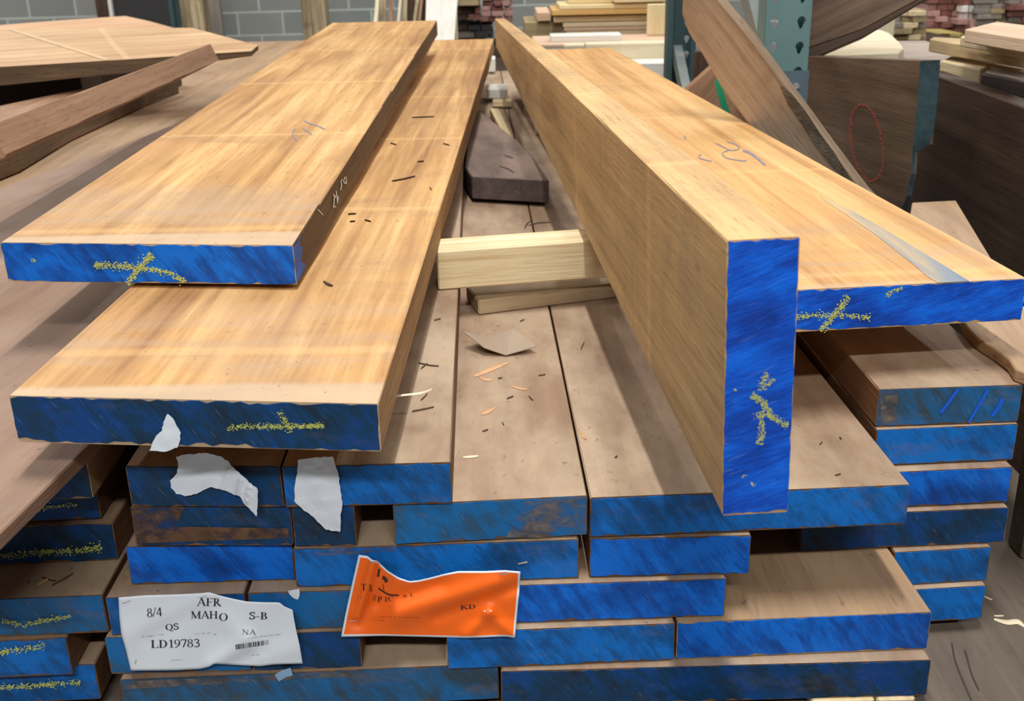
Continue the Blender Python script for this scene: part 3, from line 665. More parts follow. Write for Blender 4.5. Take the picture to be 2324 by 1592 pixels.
# ------------------------------------------------------------------ papers on the pile front
def gauss_ridge(x, y, p, q, w):
    dx, dy = q[0] - p[0], q[1] - p[1]; l2 = dx * dx + dy * dy
    t = max(0, min(1, ((x - p[0]) * dx + (y - p[1]) * dy) / l2))
    d = math.hypot(x - p[0] - t * dx, y - p[1] - t * dy)
    return math.exp(-(d / w) ** 2)
def resample(pl, us):
    L_ = [0]
    for a, b2 in zip(pl, pl[1:]): L_.append(L_[-1] + math.hypot(b2[0] - a[0], b2[1] - a[1]))
    out = []
    for u in us:
        s = u * L_[-1]
        for i in range(len(pl) - 1):
            if s <= L_[i + 1] + 1e-9:
                f = (s - L_[i]) / max(1e-9, L_[i + 1] - L_[i]); out.append((pl[i][0] + f * (pl[i + 1][0] - pl[i][0]), pl[i][1] + f * (pl[i + 1][1] - pl[i][1]))); break
    return out
def coons(top, right, bottom, left, us, vs_):
    T, B_, L_, R_ = resample(top, us), resample(bottom, us), resample(left, vs_), resample(right, vs_)
    g = []
    for j, v in enumerate(vs_):
        row = []
        for i, u in enumerate(us):
            f = lambda d: (1 - v) * T[i][d] + v * B_[i][d] + (1 - u) * L_[j][d] + u * R_[j][d] - ((1 - u) * (1 - v) * T[0][d] + u * (1 - v) * T[-1][d] + (1 - u) * v * B_[0][d] + u * v * B_[-1][d])
            row.append((f(0), f(1)))
        g.append(row)
    return g
def sheet(name, label, grid, mapf, mats, border=None, cat='label', thick=0.0002):
    nu, nv = len(grid[0]), len(grid)
    vs = [mapf(*p) for r in grid for p in r]
    fs = [(j * nu + i, j * nu + i + 1, (j + 1) * nu + i + 1, (j + 1) * nu + i) for j in range(nv - 1) for i in range(nu - 1)]
    o = mesh_obj(name, vs, fs, mats, smooth=True)
    if border:
        k = 0
        for j in range(nv - 1):
            for i in range(nu - 1):
                if i == 0 or j == 0 or i == nu - 2 or j == nv - 2: o.data.polygons[k].material_index = 1
                k += 1
    s = o.modifiers.new('thickness', 'SOLIDIFY'); s.thickness = thick; s.offset = 0
    tag(o, label, cat); return o

# ---- serif lettering
def E_(cx, cy, rx, ry, a0=0, a1=360, n=22): return [(cx + rx * math.cos(math.radians(a0 + (a1 - a0) * i / n)), cy + ry * math.sin(math.radians(a0 + (a1 - a0) * i / n))) for i in range(n + 1)]
TK, TN = 0.15, 0.06
def ring(cx, cy, rx, ry, a0=0, a1=360, tk=TK, tn=0.05):
    return ('ring', E_(cx, cy, rx, ry, a0, a1), E_(cx, cy, rx - tk, ry - tn, a0, a1))
def sf(x, y, w=0.3): return ([(x - w / 2, y), (x + w / 2, y)], 0.05)
GL = {
 'A': (0.78, [([(0.08, 0), (0.38, 1)], TN), ([(0.38, 1), (0.68, 0)], TK), ([(0.18, 0.34), (0.58, 0.34)], TN), sf(0.08, 0.02, 0.22), sf(0.68, 0.02, 0.26)]),
 'F': (0.62, [([(0.17, 0), (0.17, 1)], TK), ([(0.02, 0.975), (0.58, 0.975)], 0.05), ([(0.57, 1), (0.57, 0.78)], 0.05), ([(0.17, 0.52), (0.45, 0.52)], 0.05), ([(0.45, 0.62), (0.45, 0.42)], 0.05), sf(0.17, 0.02, 0.34)]),
 'E': (0.66, [([(0.17, 0), (0.17, 1)], TK), ([(0.02, 0.975), (0.58, 0.975)], 0.05), ([(0.57, 1), (0.57, 0.78)], 0.05), ([(0.17, 0.52), (0.45, 0.52)], 0.05), ([(0.02, 0.025), (0.6, 0.025)], 0.05), ([(0.6, 0), (0.62, 0.24)], 0.05)]),
 'R': (0.74, [([(0.17, 0), (0.17, 1)], TK), ring(0.27, 0.74, 0.27, 0.26, -90, 90), ([(0.02, 0.975), (0.3, 0.975)], 0.05), ([(0.17, 0.5), (0.3, 0.5)], 0.05), ([(0.32, 0.5), (0.66, 0)], TK), sf(0.17, 0.02, 0.34), sf(0.68, 0.02, 0.2)]),
 'P': (0.62, [([(0.17, 0), (0.17, 1)], TK), ring(0.27, 0.73, 0.27, 0.27, -90, 90), ([(0.02, 0.975), (0.3, 0.975)], 0.05), ([(0.17, 0.48), (0.3, 0.48)], 0.05), sf(0.17, 0.02, 0.34)]),
 'M': (0.95, [([(0.13, 0), (0.13, 1)], TN), ([(0.13, 1), (0.46, 0.05)], TK), ([(0.46, 0.05), (0.8, 1)], TN), ([(0.8, 1), (0.8, 0)], TK), sf(0.13, 0.02, 0.24), sf(0.8, 0.02, 0.3), sf(0.1, 0.975, 0.2), sf(0.84, 0.975, 0.2)]),
 'H': (0.78, [([(0.15, 0), (0.15, 1)], TK), ([(0.63, 0), (0.63, 1)], TK), ([(0.15, 0.52), (0.63, 0.52)], TN), sf(0.15, 0.02), sf(0.63, 0.02), sf(0.15, 0.975), sf(0.63, 0.975)]),
 'I': (0.36, [([(0.17, 0), (0.17, 1)], TK), sf(0.17, 0.02), sf(0.17, 0.975)]),
 'K': (0.78, [([(0.17, 0), (0.17, 1)], TK), ([(0.2, 0.42), (0.62, 0.98)], TN), ([(0.33, 0.58), (0.68, 0.0)], TK), sf(0.17, 0.02), sf(0.17, 0.975), sf(0.68, 0.02, 0.22), sf(0.62, 0.975, 0.22)]),
 'O': (0.76, [ring(0.36, 0.5, 0.36, 0.52)]), '0': (0.54, [ring(0.25, 0.5, 0.24, 0.51, tk=0.11)]),
 'Q': (0.76, [ring(0.36, 0.5, 0.36, 0.52), ([(0.34, 0.06), (0.5, -0.12), (0.72, -0.2)], 0.1)]),
 'C': (0.7, [ring(0.38, 0.5, 0.37, 0.52, 48, 312), ([(0.63, 0.98), (0.63, 0.7)], 0.05)]),
 'S': (0.56, [(smooth_pl([(0.44, 0.85), (0.25, 0.97), (0.09, 0.8), (0.14, 0.62), (0.36, 0.46), (0.46, 0.27), (0.34, 0.05), (0.18, 0.02), (0.05, 0.18)]), 0.12), ([(0.45, 0.98), (0.45, 0.74)], 0.05), ([(0.04, 0.28), (0.04, 0.0)], 0.05)]),
 'B': (0.68, [([(0.17, 0), (0.17, 1)], TK), ring(0.28, 0.74, 0.25, 0.26, -90, 90), ring(0.28, 0.26, 0.31, 0.27, -90, 90), ([(0.02, 0.975), (0.3, 0.975)], 0.05), ([(0.17, 0.5), (0.3, 0.5)], 0.05), ([(0.02, 0.02), (0.3, 0.02)], 0.05)]),
 'D': (0.76, [([(0.17, 0), (0.17, 1)], TK), ring(0.28, 0.5, 0.4, 0.5, -90, 90), ([(0.02, 0.975), (0.3, 0.975)], 0.05), ([(0.02, 0.02), (0.3, 0.02)], 0.05)]),
 'L': (0.62, [([(0.17, 0), (0.17, 1)], TK), ([(0.02, 0.025), (0.56, 0.025)], 0.05), ([(0.56, 0), (0.58, 0.26)], 0.05), sf(0.17, 0.975)]),
 'N': (0.78, [([(0.12, 0), (0.12, 1)], TN), ([(0.1, 1), (0.64, 0)], TK), ([(0.64, 0), (0.64, 1)], TN), sf(0.12, 0.02, 0.22), sf(0.64, 0.975, 0.22)]),
 'T': (0.66, [([(0.32, 0), (0.32, 1)], TK), ([(0.03, 0.975), (0.61, 0.975)], 0.05), ([(0.04, 1), (0.03, 0.76)], 0.05), ([(0.6, 1), (0.61, 0.76)], 0.05), sf(0.32, 0.02)]),
 '8': (0.52, [ring(0.25, 0.75, 0.2, 0.25, tk=0.1), ring(0.25, 0.25, 0.24, 0.27, tk=0.11)]),
 '4': (0.54, [([(0.36, 0), (0.36, 1)], 0.12), ([(0.36, 1), (0.03, 0.3)], TN), ([(0.03, 0.27), (0.5, 0.27)], 0.07)]),
 '/': (0.3, [([(0.0, -0.03), (0.28, 1.03)], 0.06)]), '-': (0.34, [([(0.03, 0.34), (0.3, 0.34)], 0.09)]),
 '1': (0.46, [([(0.25, 0), (0.25, 1)], 0.12), ([(0.08, 0.84), (0.27, 0.98)], 0.06), sf(0.25, 0.02, 0.3)]),
 '9': (0.52, [ring(0.25, 0.68, 0.23, 0.32, tk=0.1), (smooth_pl([(0.45, 0.66), (0.4, 0.32), (0.24, 0.1), (0.08, 0.0)]), 0.09)]),
 '7': (0.5, [([(0.04, 0.95), (0.46, 0.95)], 0.1), ([(0.45, 0.96), (0.2, 0)], 0.09), ([(0.05, 0.98), (0.03, 0.78)], 0.04)]),
 '3': (0.5, [(smooth_pl([(0.07, 0.84), (0.22, 0.98), (0.4, 0.84), (0.34, 0.62), (0.2, 0.53)]), 0.09), (smooth_pl([(0.2, 0.53), (0.38, 0.46), (0.45, 0.24), (0.3, 0.03), (0.06, 0.05)]), 0.1)]),
 ' ': (0.35, []),
}
def text(parent, name, items, mapf, mat):
    """items: (string, x0, y0 baseline, x1, y1 baseline end, cap height) in the paper's view plane"""
    vs, fs = [], []
    def poly(ps, qs):
        k = len(vs)
        for a, b2 in zip(ps, qs): vs.extend([mapf(*a), mapf(*b2)])
        for i in range(len(ps) - 1): fs.append((k + 2 * i, k + 2 * i + 1, k + 2 * i + 3, k + 2 * i + 2))
    for s, x0, y0, x1, y1, h in items:
        adv = [GL[ch][0] for ch in s]; tot = sum(adv)
        ux, uy = (x1 - x0) / tot, (y1 - y0) / tot
        ln = math.hypot(x1 - x0, y1 - y0); nx, ny = (y1 - y0) / ln, -(x1 - x0) / ln
        t = 0
        for ch, w in zip(s, adv):
            m = lambda p, t=t: (x0 + ux * (t + p[0]) + nx * h * p[1], y0 + uy * (t + p[0]) + ny * h * p[1])
            for st in GL[ch][1]:
                if st[0] == 'ring': poly([m(q) for q in st[1]], [m(q) for q in st[2]]); continue
                pl, wd_ = st; A_, B2 = [], []
                for i, (x, y) in enumerate(pl):
                    a0, a1 = pl[max(0, i - 1)], pl[min(len(pl) - 1, i + 1)]
                    l2 = math.hypot(a1[0] - a0[0], a1[1] - a0[1]) or 1
                    ox, oy = -(a1[1] - a0[1]) / l2 * wd_ / 2, (a1[0] - a0[0]) / l2 * wd_ / 2
                    A_.append(m((x + ox, y + oy))); B2.append(m((x - ox, y - oy)))
                poly(A_, B2)
            t += w
    return mesh_obj(name, vs, fs, mat, parent=parent)

# ---- white printed label
LY = 0.991
def d_white(x, y):
    d = 0.0012
    d += 0.0016 * gauss_ridge(x, y, (470, 1350), (300, 1440), 26)
    d -= 0.0010 * gauss_ridge(x, y, (440, 1390), (330, 1450), 18)
    d += 0.0040 * gauss_ridge(x, y, (485, 1510), (560, 1455), 20)
    d += 0.0020 * gauss_ridge(x, y, (500, 1400), (560, 1450), 24)
    d -= 0.0012 * gauss_ridge(x, y, (500, 1512), (600, 1480), 12)
    d += 0.0022 * gauss_ridge(x, y, (600, 1490), (670, 1475), 26)
    d += 0.0006 * math.sin(x * 0.05 + y * 0.03)
    return d
wmap = lambda o: (lambda x, y: Y(x, y, LY - d_white(x, y) - o))
us = [i / 60 for i in range(61)]; vv = [i / 30 for i in range(31)]
gw = coons([(269, 1357), (330, 1352), (400, 1350), (458, 1347), (475, 1345), (497, 1352), (530, 1360), (560, 1366), (600, 1368), (634, 1368), (645, 1377), (664, 1385)],
           [(664, 1385), (668, 1410), (673, 1435), (680, 1465), (687, 1507)],
           [(297, 1523), (400, 1522), (455, 1519), (475, 1514), (486, 1507), (530, 1510), (590, 1513), (620, 1509), (687, 1507)],
           [(269, 1357), (271, 1400), (275, 1440), (287, 1480), (297, 1523)], us, vv)
WL = sheet('paper_label', 'crumpled white paper label printed 8/4 AFR MAHO, stapled low left on the pile', gw, wmap(0), PAPER)
tm = wmap(0.0006)
for it in ([('8/4', 334, 1402, 369, 1399, 20)], [('AFR', 447, 1376, 502, 1377, 18)], [('MAH', 433, 1405, 494, 1405, 17), ('O', 497, 1410, 518, 1410, 17)], [('S-B', 565, 1406, 609, 1407, 16)],
           [('QS', 376, 1432, 407, 1429, 14)], [('LD19783', 342, 1472, 454, 1469, 18)]):
    text(WL, 'printed_text', it, tm, INK)
text(WL, 'printed_text', [('NA', 549, 1441, 581, 1442, 12)], tm, plain('faded_ink', (0.2, 0.21, 0.24), 0.6))
def tiny(parent, name, spans, mapf, mat, h=4, seed=1):
    r = random.Random(seed); ls = []
    for x0, y0, x1, y1 in spans:
        x = 0; L0 = x1 - x0
        while x < L0:
            w = r.uniform(2, 4.5); s0, s1 = x / L0, min(1, (x + w) / L0); hh = h * r.uniform(0.5, 1)
            xa, ya = x0 + L0 * s0, y0 + (y1 - y0) * s0; xb, yb = x0 + L0 * s1, y0 + (y1 - y0) * s1
            ls.append(([(xa, ya - hh / 2), (xb, yb - hh / 2 + r.uniform(-0.6, .6))], r.uniform(1.0, 2.0)))
            if r.random() < 0.6: ls.append(([(xa + 1, ya), (xa + 1, ya - hh)], 1.2))
            x += w + r.choice((0.8, 1.0, 1.4, 4.5))
    return ribbon(parent, name, ls, mapf, mat, 1.5)
for k_, sp_ in enumerate([(323, 1448, 344, 1446), (344, 1446, 371, 1442), (443, 1442, 478, 1439), (484, 1443, 494, 1441), (562, 1451, 590, 1447), (590, 1447, 637, 1442)]): tiny(WL, 'small_print', [sp_], tm, INK_G, seed=k_)
tiny(WL, 'small_print', [(388, 1500, 413, 1499), (572, 1489, 588, 1487)], tm, INK_G, h=1.5, seed=5)
rb = random.Random(12); bars = []; x = 535.0
while x < 610:
    w = rb.choice((1.0, 1.0, 1.8, 2.6)); s = (x - 535) / 76
    bars.append(([(x, 1464 - 11 * s), (x + 2.2 * (1 - s), 1475 - 11.5 * s)], w)); x += w + rb.choice((0.9, 1.2, 2.2))
ribbon(WL, 'barcode', bars, tm, INK, 1.5)
for st_ in [([(276, 1371), (285, 1368), (296, 1364)], 2.4), ([(309, 1498), (306, 1508)], 2.4), ([(451, 1358), (468, 1354)], 2.0)]: ribbon(WL, 'staple', [st_], wmap(0.0012), STEEL)

# ---- orange label
OY = 0.996
def d_or(x, y):
    d = 0.0015 + 0.0022 * max(0, 1 - abs(x - 830) / 70) * max(0, (1430 - y) / 160)
    d += 0.0080 * gauss_ridge(x, y, (850, 1268), (812, 1400), 11)
    d -= 0.0030 * gauss_ridge(x, y, (880, 1330), (812, 1412), 16)
    d += 0.0060 * gauss_ridge(x, y, (905, 1395), (1120, 1330), 26)
    d -= 0.0040 * gauss_ridge(x, y, (860, 1370), (1000, 1325), 18)
    d -= 0.0045 * gauss_ridge(x, y, (990, 1400), (1180, 1330), 14)
    d += 0.0050 * gauss_ridge(x, y, (1060, 1440), (1107, 1393), 16) + 0.0050 * gauss_ridge(x, y, (1165, 1440), (1110, 1393), 16)
    d += 0.0070 * max(0, (y - 1405) / 44) * math.exp(-((x - 1110) / 55) ** 2)
    d += 0.0060 * max(0, (y - 1410) / 36) * math.exp(-((x - 800) / 50) ** 2)
    return d
omap = lambda o: (lambda x, y: Y(x, y, OY - d_or(x, y) - o))
us = [0, 0.013] + [0.013 + 0.974 * i / 72 for i in range(1, 72)] + [0.987, 1]; vv = [0, 0.028] + [0.028 + 0.944 * i / 34 for i in range(1, 34)] + [0.972, 1]
go = coons([(814, 1260), (835, 1263), (845, 1272), (856, 1273), (866, 1283), (880, 1296), (905, 1312), (930, 1320), (950, 1318), (980, 1311), (1010, 1303), (1040, 1297), (1100, 1297), (1145, 1295), (1181, 1298)],
           [(1181, 1298), (1179, 1340), (1173, 1400), (1169, 1449)],
           [(774, 1446), (870, 1444), (960, 1446), (1060, 1449), (1130, 1446), (1150, 1446), (1169, 1449)],
           [(814, 1260), (798, 1330), (784, 1395), (774, 1446)], us, vv)
OL = sheet('paper_label', 'wrinkled bright orange paper label with a white border, stapled to the pile front', go, omap(0), [ORANGE, PAPER], border=True)
om = omap(0.0006)
text(OL, 'printed_text', [('KD', 1045, 1385, 1081, 1382, 10)], om, INK_O)
text(OL, 'printed_text', [('T', 819, 1341, 832, 1341, 15), ('R', 838, 1343, 846, 1343, 15), ('O', 846, 1364, 852, 1365, 13), ('P', 856, 1367, 868, 1368, 13), ('I', 873, 1367, 879, 1367, 11), ('C', 881, 1366, 893, 1365, 11), ('A', 913, 1358, 924, 1356, 7), ('L', 931, 1355, 939, 1354, 8)], om, INK_O)
ribbon(OL, 'printed_emblem', [(smooth_pl([(859, 1336), (872, 1345), (885, 1351), (905, 1352)]), 3.5), ([(870, 1327), (871, 1341)], 1.5), (smooth_pl([(868, 1311), (873, 1314), (878, 1322)]), 8), ([(861, 1292), (858, 1310)], 5)], om, INK_O)
for sp_ in [(845, 1402, 900, 1402), (905, 1403, 955, 1404), (845, 1409, 872, 1410), (810, 1357, 825, 1358)]: tiny(OL, 'small_print', [sp_], om, plain('faint_ink_on_orange', (0.5, 0.05, 0.003), 0.6), h=2)
for st_ in [([(840, 1278), (850, 1276), (862, 1280)], 4), ([(793, 1411), (811, 1410)], 3.5), ([(1098, 1388), (1116, 1387)], 3.5), ([(1132, 1304), (1154, 1303)], 3.0)]: ribbon(OL, 'staple', [st_], omap(0.0014), STEEL)
# loose staple
sp0, sp1 = Y(1176, 1281, 1.0), Y(1197, 1276, 1.0)
tag(ribbon(None, 'staple', [([(1176, 1281), (1184, 1279), (1197, 1276)], 4)], lambda x, y: Y(x, y, 1.0135), STEEL), 'bent loose staple above the right end of the orange label', 'staple')

# ---- torn paper scraps
def torn(name, label, pl, P, n, off, seed, crinkle=0.0012, folds=(), sag=None):
    r = random.Random(seed)
    pts = []
    m = len(pl)
    for i in range(m):
        a, b2 = pl[i], pl[(i + 1) % m]; L_ = math.hypot(b2[0] - a[0], b2[1] - a[1]); k = max(1, int(L_ / 6))
        for s in range(k):
            f = s / k; j = 0.0 if s == 0 else 1.3
            pts.append((a[0] + (b2[0] - a[0]) * f + r.uniform(-j, j), a[1] + (b2[1] - a[1]) * f + r.uniform(-j, j)))
    bm = bmesh.new(); bv = [bm.verts.new((x, y, 0)) for x, y in pts]
    bm.faces.new(bv)
    bmesh.ops.triangulate(bm, faces=bm.faces)
    bmesh.ops.subdivide_edges(bm, edges=[e for e in bm.edges if e.calc_length() > 12], cuts=3, use_grid_fill=True)
    bmesh.ops.triangulate(bm, faces=bm.faces)
    for v in bm.verts:
        x, y = v.co.x, v.co.y
        d = off + crinkle * (noise.noise(Vector((x * 0.03, y * 0.03, seed))) + 0.6)
        for (p, q, w, h) in folds: d += h * gauss_ridge(x, y, p, q, w)
        if sag: d += sag(x, y)
        v.co = ON(x, y, P, n, d)
    me = bpy.data.meshes.new(name); bm.to_mesh(me); bm.free(); me.materials.append(PAPER)
    o = bpy.data.objects.new(name, me); COL.objects.link(o); INFO[o] = {'M': Matrix.Identity(4)}
    s = o.modifiers.new('thickness', 'SOLIDIFY'); s.thickness = 0.0002; s.offset = 1
    return tag(o, label, 'paper')
torn('paper_scrap', 'small pointed white paper scrap stuck on the navy end of the lower left board', [(380, 940), (392, 950), (401, 968), (410, 983), (407, 1005), (403, 1016), (375, 1026), (339, 1024), (346, 1005), (354, 990), (368, 978), (371, 958)], *face(B), 0.003, 21, crinkle=0.0006)
P1_, n1_ = face(M1a)
torn('paper_scrap', 'ragged white paper scrap curling to a point at the right, below the navy end', [(400, 1037), (430, 1031), (470, 1029), (500, 1036), (520, 1050), (535, 1068), (552, 1082), (570, 1098), (584, 1110), (585, 1135), (582, 1173), (566, 1155), (552, 1142), (545, 1128), (525, 1120), (505, 1113), (480, 1106), (462, 1113), (445, 1122), (420, 1127), (400, 1122), (388, 1108), (386, 1092), (402, 1074), (404, 1055)], P1_, n1_, 0.004, 22,
     folds=[((520, 1065), (505, 1110), 6, 0.003), ((548, 1085), (540, 1120), 6, 0.004), ((566, 1105), (560, 1140), 5, 0.003)], sag=lambda x, y: 0.00016 * max(0, x - 510))
P1_, n1_ = face(M1b)
torn('paper_scrap', 'tall crumpled white paper scrap hanging below the lower left board', [(676, 1045), (710, 1040), (755, 1037), (762, 1060), (768, 1075), (772, 1105), (777, 1145), (773, 1175), (772, 1208), (758, 1206), (740, 1203), (727, 1190), (715, 1178), (700, 1165), (690, 1160), (678, 1148), (668, 1138), (668, 1110), (671, 1090), (675, 1075)], P1_, n1_, 0.004, 23, crinkle=0.002, folds=[((700, 1060), (760, 1160), 14, 0.0015), ((740, 1060), (730, 1190), 10, 0.001)])
P1_, n1_ = face(M4b)
torn('paper_scrap', 'tiny torn paper corner left on a blue end right of the white label', [(654, 1341), (679, 1337), (680, 1350), (676, 1362), (667, 1359), (659, 1352)], P1_, n1_, 0.003, 24, crinkle=0.0005)
ribbon(M6a, 'paint_dab', [([(628, 1540), (645, 1530), (662, 1525)], 18)], lambda x, y: ON(x, y, INFO[M6a]['FL'], INFO[M6a]['nf'], 0.003), plain('pale_blue_dab', (0.25, 0.45, 0.7), 0.6), 16)
def worn(name, c0, c1, lo=0.42, hi=0.62):
    m, nt, N, L, b = mat_base(name)
    tc = N.new('ShaderNodeTexCoord')
    n1_w = noisen(N, L, vmul(N, L, tc.outputs['Object'], (60, 10, 90)), 1.0, 5, 0.65, 0.5)
    n2_w = noisen(N, L, vmul(N, L, tc.outputs['Object'], (14, 4, 22)), 1.0, 3, 0.6)
    L.new(ramp(N, L, n1_w, [(0.35, c0), (0.65, c1)]), b.inputs['Base Color']); b.inputs['Roughness'].default_value = 0.85
    L.new(ramp(N, L, mathn(N, L, 'MULTIPLY_ADD', n1_w, 0.45, mathn(N, L, 'MULTIPLY', n2_w, 0.55)), [(lo, 0.0), (hi, 0.92)]), b.inputs['Alpha'])
    return m
WORN_B, WORN_G = worn('bare_brown_end_grain', (0.09, 0.045, 0.025), (0.17, 0.09, 0.05), 0.34, 0.5), worn('greyed_bare_end_grain', (0.11, 0.085, 0.065), (0.24, 0.19, 0.15))
def wear_on(o, pl, m): patch(o, 'worn_patch', pl, INFO[o]['FL'], INFO[o]['nf'], 0.0019, m)
wear_on(M2a, [(302, 1182), (420, 1196), (540, 1198), (655, 1200), (655, 1222), (480, 1228), (315, 1234)], WORN_B)
wear_on(M2a, [(300, 1154), (420, 1152), (400, 1190), (304, 1190)], WORN_B)
wear_on(M2c, [(1190, 1138), (1330, 1128), (1330, 1212), (1240, 1222), (1150, 1220)], WORN_G)
wear_on(R1, [(1998, 890), (2040, 886), (2030, 960), (1999, 964)], WORN_G)
wear_on(M6a, [(275, 1548), (800, 1526), (800, 1536), (276, 1566)], WORN_G)
wear_on(M3b, [(668, 1249), (900, 1240), (900, 1252), (669, 1266)], WORN_G)
# bright brush strokes on R1
ribbon(R1, 'paint_stroke', [([(2134, 938), (2150, 918), (2175, 884)], 7), ([(2198, 960), (2225, 915), (2242, 884)], 6), ([(2252, 945), (2266, 925), (2276, 905)], 9)], lambda x, y: ON(x, y, INFO[R1]['FL'], INFO[R1]['nf'], 0.0022), plain('fresh_blue_stroke', (0.003, 0.12, 0.8), 0.5), 7)

# ------------------------------------------------------------------ right side: dusty plank, slab, leaning pieces
GP = box('plank', 'dusty grey-brown plank with cracks lying low at the right, under the right stack', (0.15, 0.72, 0.535), (0.82, 2.17, 0.5735), GREYBROWN, grain='y')
GP2 = box('plank', 'hidden dusty plank beneath the main pile', (-0.5, 0.98, 0.535), (0.14, 3.9, 0.5735), GREYBROWN, grain='y')
GP3 = box('plank', 'hidden dusty plank beneath the left stack', (-1.26, 0.98, 0.535), (-0.52, 3.9, 0.5735), GREYBROWN, grain='y')
for i, yy in enumerate((1.25, 1.9, 3.3)):
    box('bunk', 'heavy timber bunk on the floor carrying the lumber', (-1.3, yy, 0.0), (0.74 if i < 2 else 0.2, yy + 0.14, 0.5345), BROWN_D, 'timber', 'floor bunks under the stacks')
ST = 'short sticker between the bottom board and the plank'
box('sticker', 'pale sticker end peeping out below the bottom right board', (0.330, 0.995, 0.5740), (0.402, 1.3, 0.5905), PINE_P, 'stick', grain='y')
box('sticker', 'tan sticker end beside the pale one below the bottom right board', (0.404, 0.995, 0.5740), (0.448, 1.3, 0.5905), PINE, 'stick', grain='y')
for x0 in (-0.42, -0.05):
    box('sticker', ST, (x0, 1.1, 0.5740), (x0 + 0.07, 1.5, 0.5905), PINE, 'stick', 'stickers hidden under the main pile', grain='y')
for x0, y0 in ((-1.2, 1.2), (-0.6, 1.2), (-1.2, 3.0), (-0.6, 3.0), (-0.3, 3.0), (0.12, 3.0)):
    box('sticker', ST, (x0, y0, 0.5740), (x0 + 0.07, y0 + 0.3, 0.5900), PINE, 'stick', 'stickers hidden under the main pile', grain='y')
for y0 in (1.25, 1.75):
    box('sticker', 'hidden sticker below the right stack', (0.49, y0, 0.5740), (0.57, y0 + 0.2, 0.5895), PINE, 'stick', 'stickers hidden under the right stack', grain='y')
zp = 0.5735
sliver('wood_splinter', 'pale jagged splinter at the right edge on the dusty low plank', [(2256, 1406), (2285, 1413), (2310, 1412), (2326, 1424)], zp, SHAVE_P, 12)
sliver('wood_splinter', 'thin white sliver above the jagged splinter on the low plank', [(2256, 1399), (2278, 1399)], zp, SHAVE_P, 3)
sliver('wood_splinter', 'thin pale sliver beside the bottom of the right stack', [(2234, 1355), (2252, 1363)], zp, SHAVE_P, 3)
ribbon(GP, 'crack', [smooth_pl([(2160, 1460), (2168, 1500), (2185, 1545), (2205, 1590)]), smooth_pl([(2190, 1475), (2205, 1530), (2222, 1568)])], lambda x, y: Z(x, y, zp + 0.0005), plain('crack_dark', (0.05, 0.04, 0.032), 0.9), 4)
# litter on L4
for pl in [[(85, 1330), (110, 1315), (125, 1318)], [(118, 1330), (150, 1312), (166, 1302)], [(62, 1325), (66, 1320)], [(95, 1312), (128, 1320)]]:
    sliver('wood_crumb', 'small twig-like splinter on the jutting left board', pl, 0.739, CRUMB if pl[0][0] != 85 else SHAVE, 4, group='litter on the jutting left board')
# S: loose slab right, on the right stack
z = 0.9065
sp = [Z(x, y, z) for x, y in [(2195, 742), (2222, 770), (2258, 792), (2290, 815), (2304, 838), (2330, 847), (2420, 860), (2390, 760), (2310, 680), (2252, 590), (2170, 455), (2070, 460), (2060, 520)]]
SB = prism('slab', 'tan slab with a ragged bark edge lying at the right edge on the right stack', sp, Vector((0, 0, -1)), 0.016, TAN_L, Vector((0.18, 1, 0)), cat='board')
# E: rough board at far right standing beside the stack
a = Y(2300, 900, 1.36)
box('plank', 'rough dark brown plank standing at the right edge beside the right stack', (0.705, 1.30, 0.574), (0.95, 1.345, 0.86), GREYBROWN, grain='x')

# ------------------------------------------------------------------ pallet rack upright
def keyhole(cx, cz, s, n=18, flip=1):
    """teardrop outline around (cx, cz): round above, narrow slot below"""
    pts = []
    for i in range(n):
        th = math.pi / 2 - 2 * math.pi * i / n + 1e-4
        x, zz = math.cos(th), math.sin(th)
        if zz < -0.25: x *= 0.66; zz = zz * 1.9
        pts.append((cx + flip * 0.25 * s * (-zz if zz < 0 else 0) * 0.35 + x * s, cz + zz * s))
    return pts
def web(w, z0, z1, pitch, cols, s, y):
    """steel web x 0..w with columns of keyholes, at local y"""
    vs, fs = [], []
    xs = [0] + [(a + b2) / 2 for a, b2 in zip(cols, cols[1:])] + [w]
    nz = int((z1 - z0) / pitch)
    for r in range(nz):
        za = z0 + r * pitch; zb = za + pitch
        for ci, cx in enumerate(cols):
            xa, xb = xs[ci], xs[ci + 1]; cz = za + pitch * 0.55
            h = keyhole(cx, cz, s, flip=(1 if ci == 0 else -1)); k = len(vs); n = len(h)
            for (x, zz) in h: vs.append((x, y, zz))
            for (x, zz) in h:
                dx, dz = x - cx, zz - cz; ts = []
                if dx > 1e-9: ts.append((xb - cx) / dx)
                if dx < -1e-9: ts.append((xa - cx) / dx)
                if dz > 1e-9: ts.append((zb - cz) / dz)
                if dz < -1e-9: ts.append((za - cz) / dz)
                t = min(ts); vs.append((cx + dx * t, y, cz + dz * t))
            # corners
            for i in range(n):
                j = (i + 1) % n
                p_, q_ = vs[k + n + i], vs[k + n + j]
                if abs(p_[0] - q_[0]) > 1e-6 and abs(p_[2] - q_[2]) > 1e-6:
                    cxx = xb if max(p_[0], q_[0]) > xb - 1e-6 else xa; czz = zb if max(p_[2], q_[2]) > zb - 1e-6 else za
                    vs.append((cxx, y, czz)); fs.append((k + i, k + j, k + n + j, len(vs) - 1, k + n + i))
                else: fs.append((k + i, k + j, k + n + j, k + n + i))
    return vs, fs
RX, RY = 0.568, 2.45
rack = bpy.data.objects.new('pallet_rack_upright', None); COL.objects.link(rack); rack.location = (RX, RY, 0.0)
tag(rack, 'blue-green steel pallet rack upright with keyhole slots behind the right boards', 'rack')
INFO[rack] = {'M': Matrix.Translation((RX, RY, 0))}
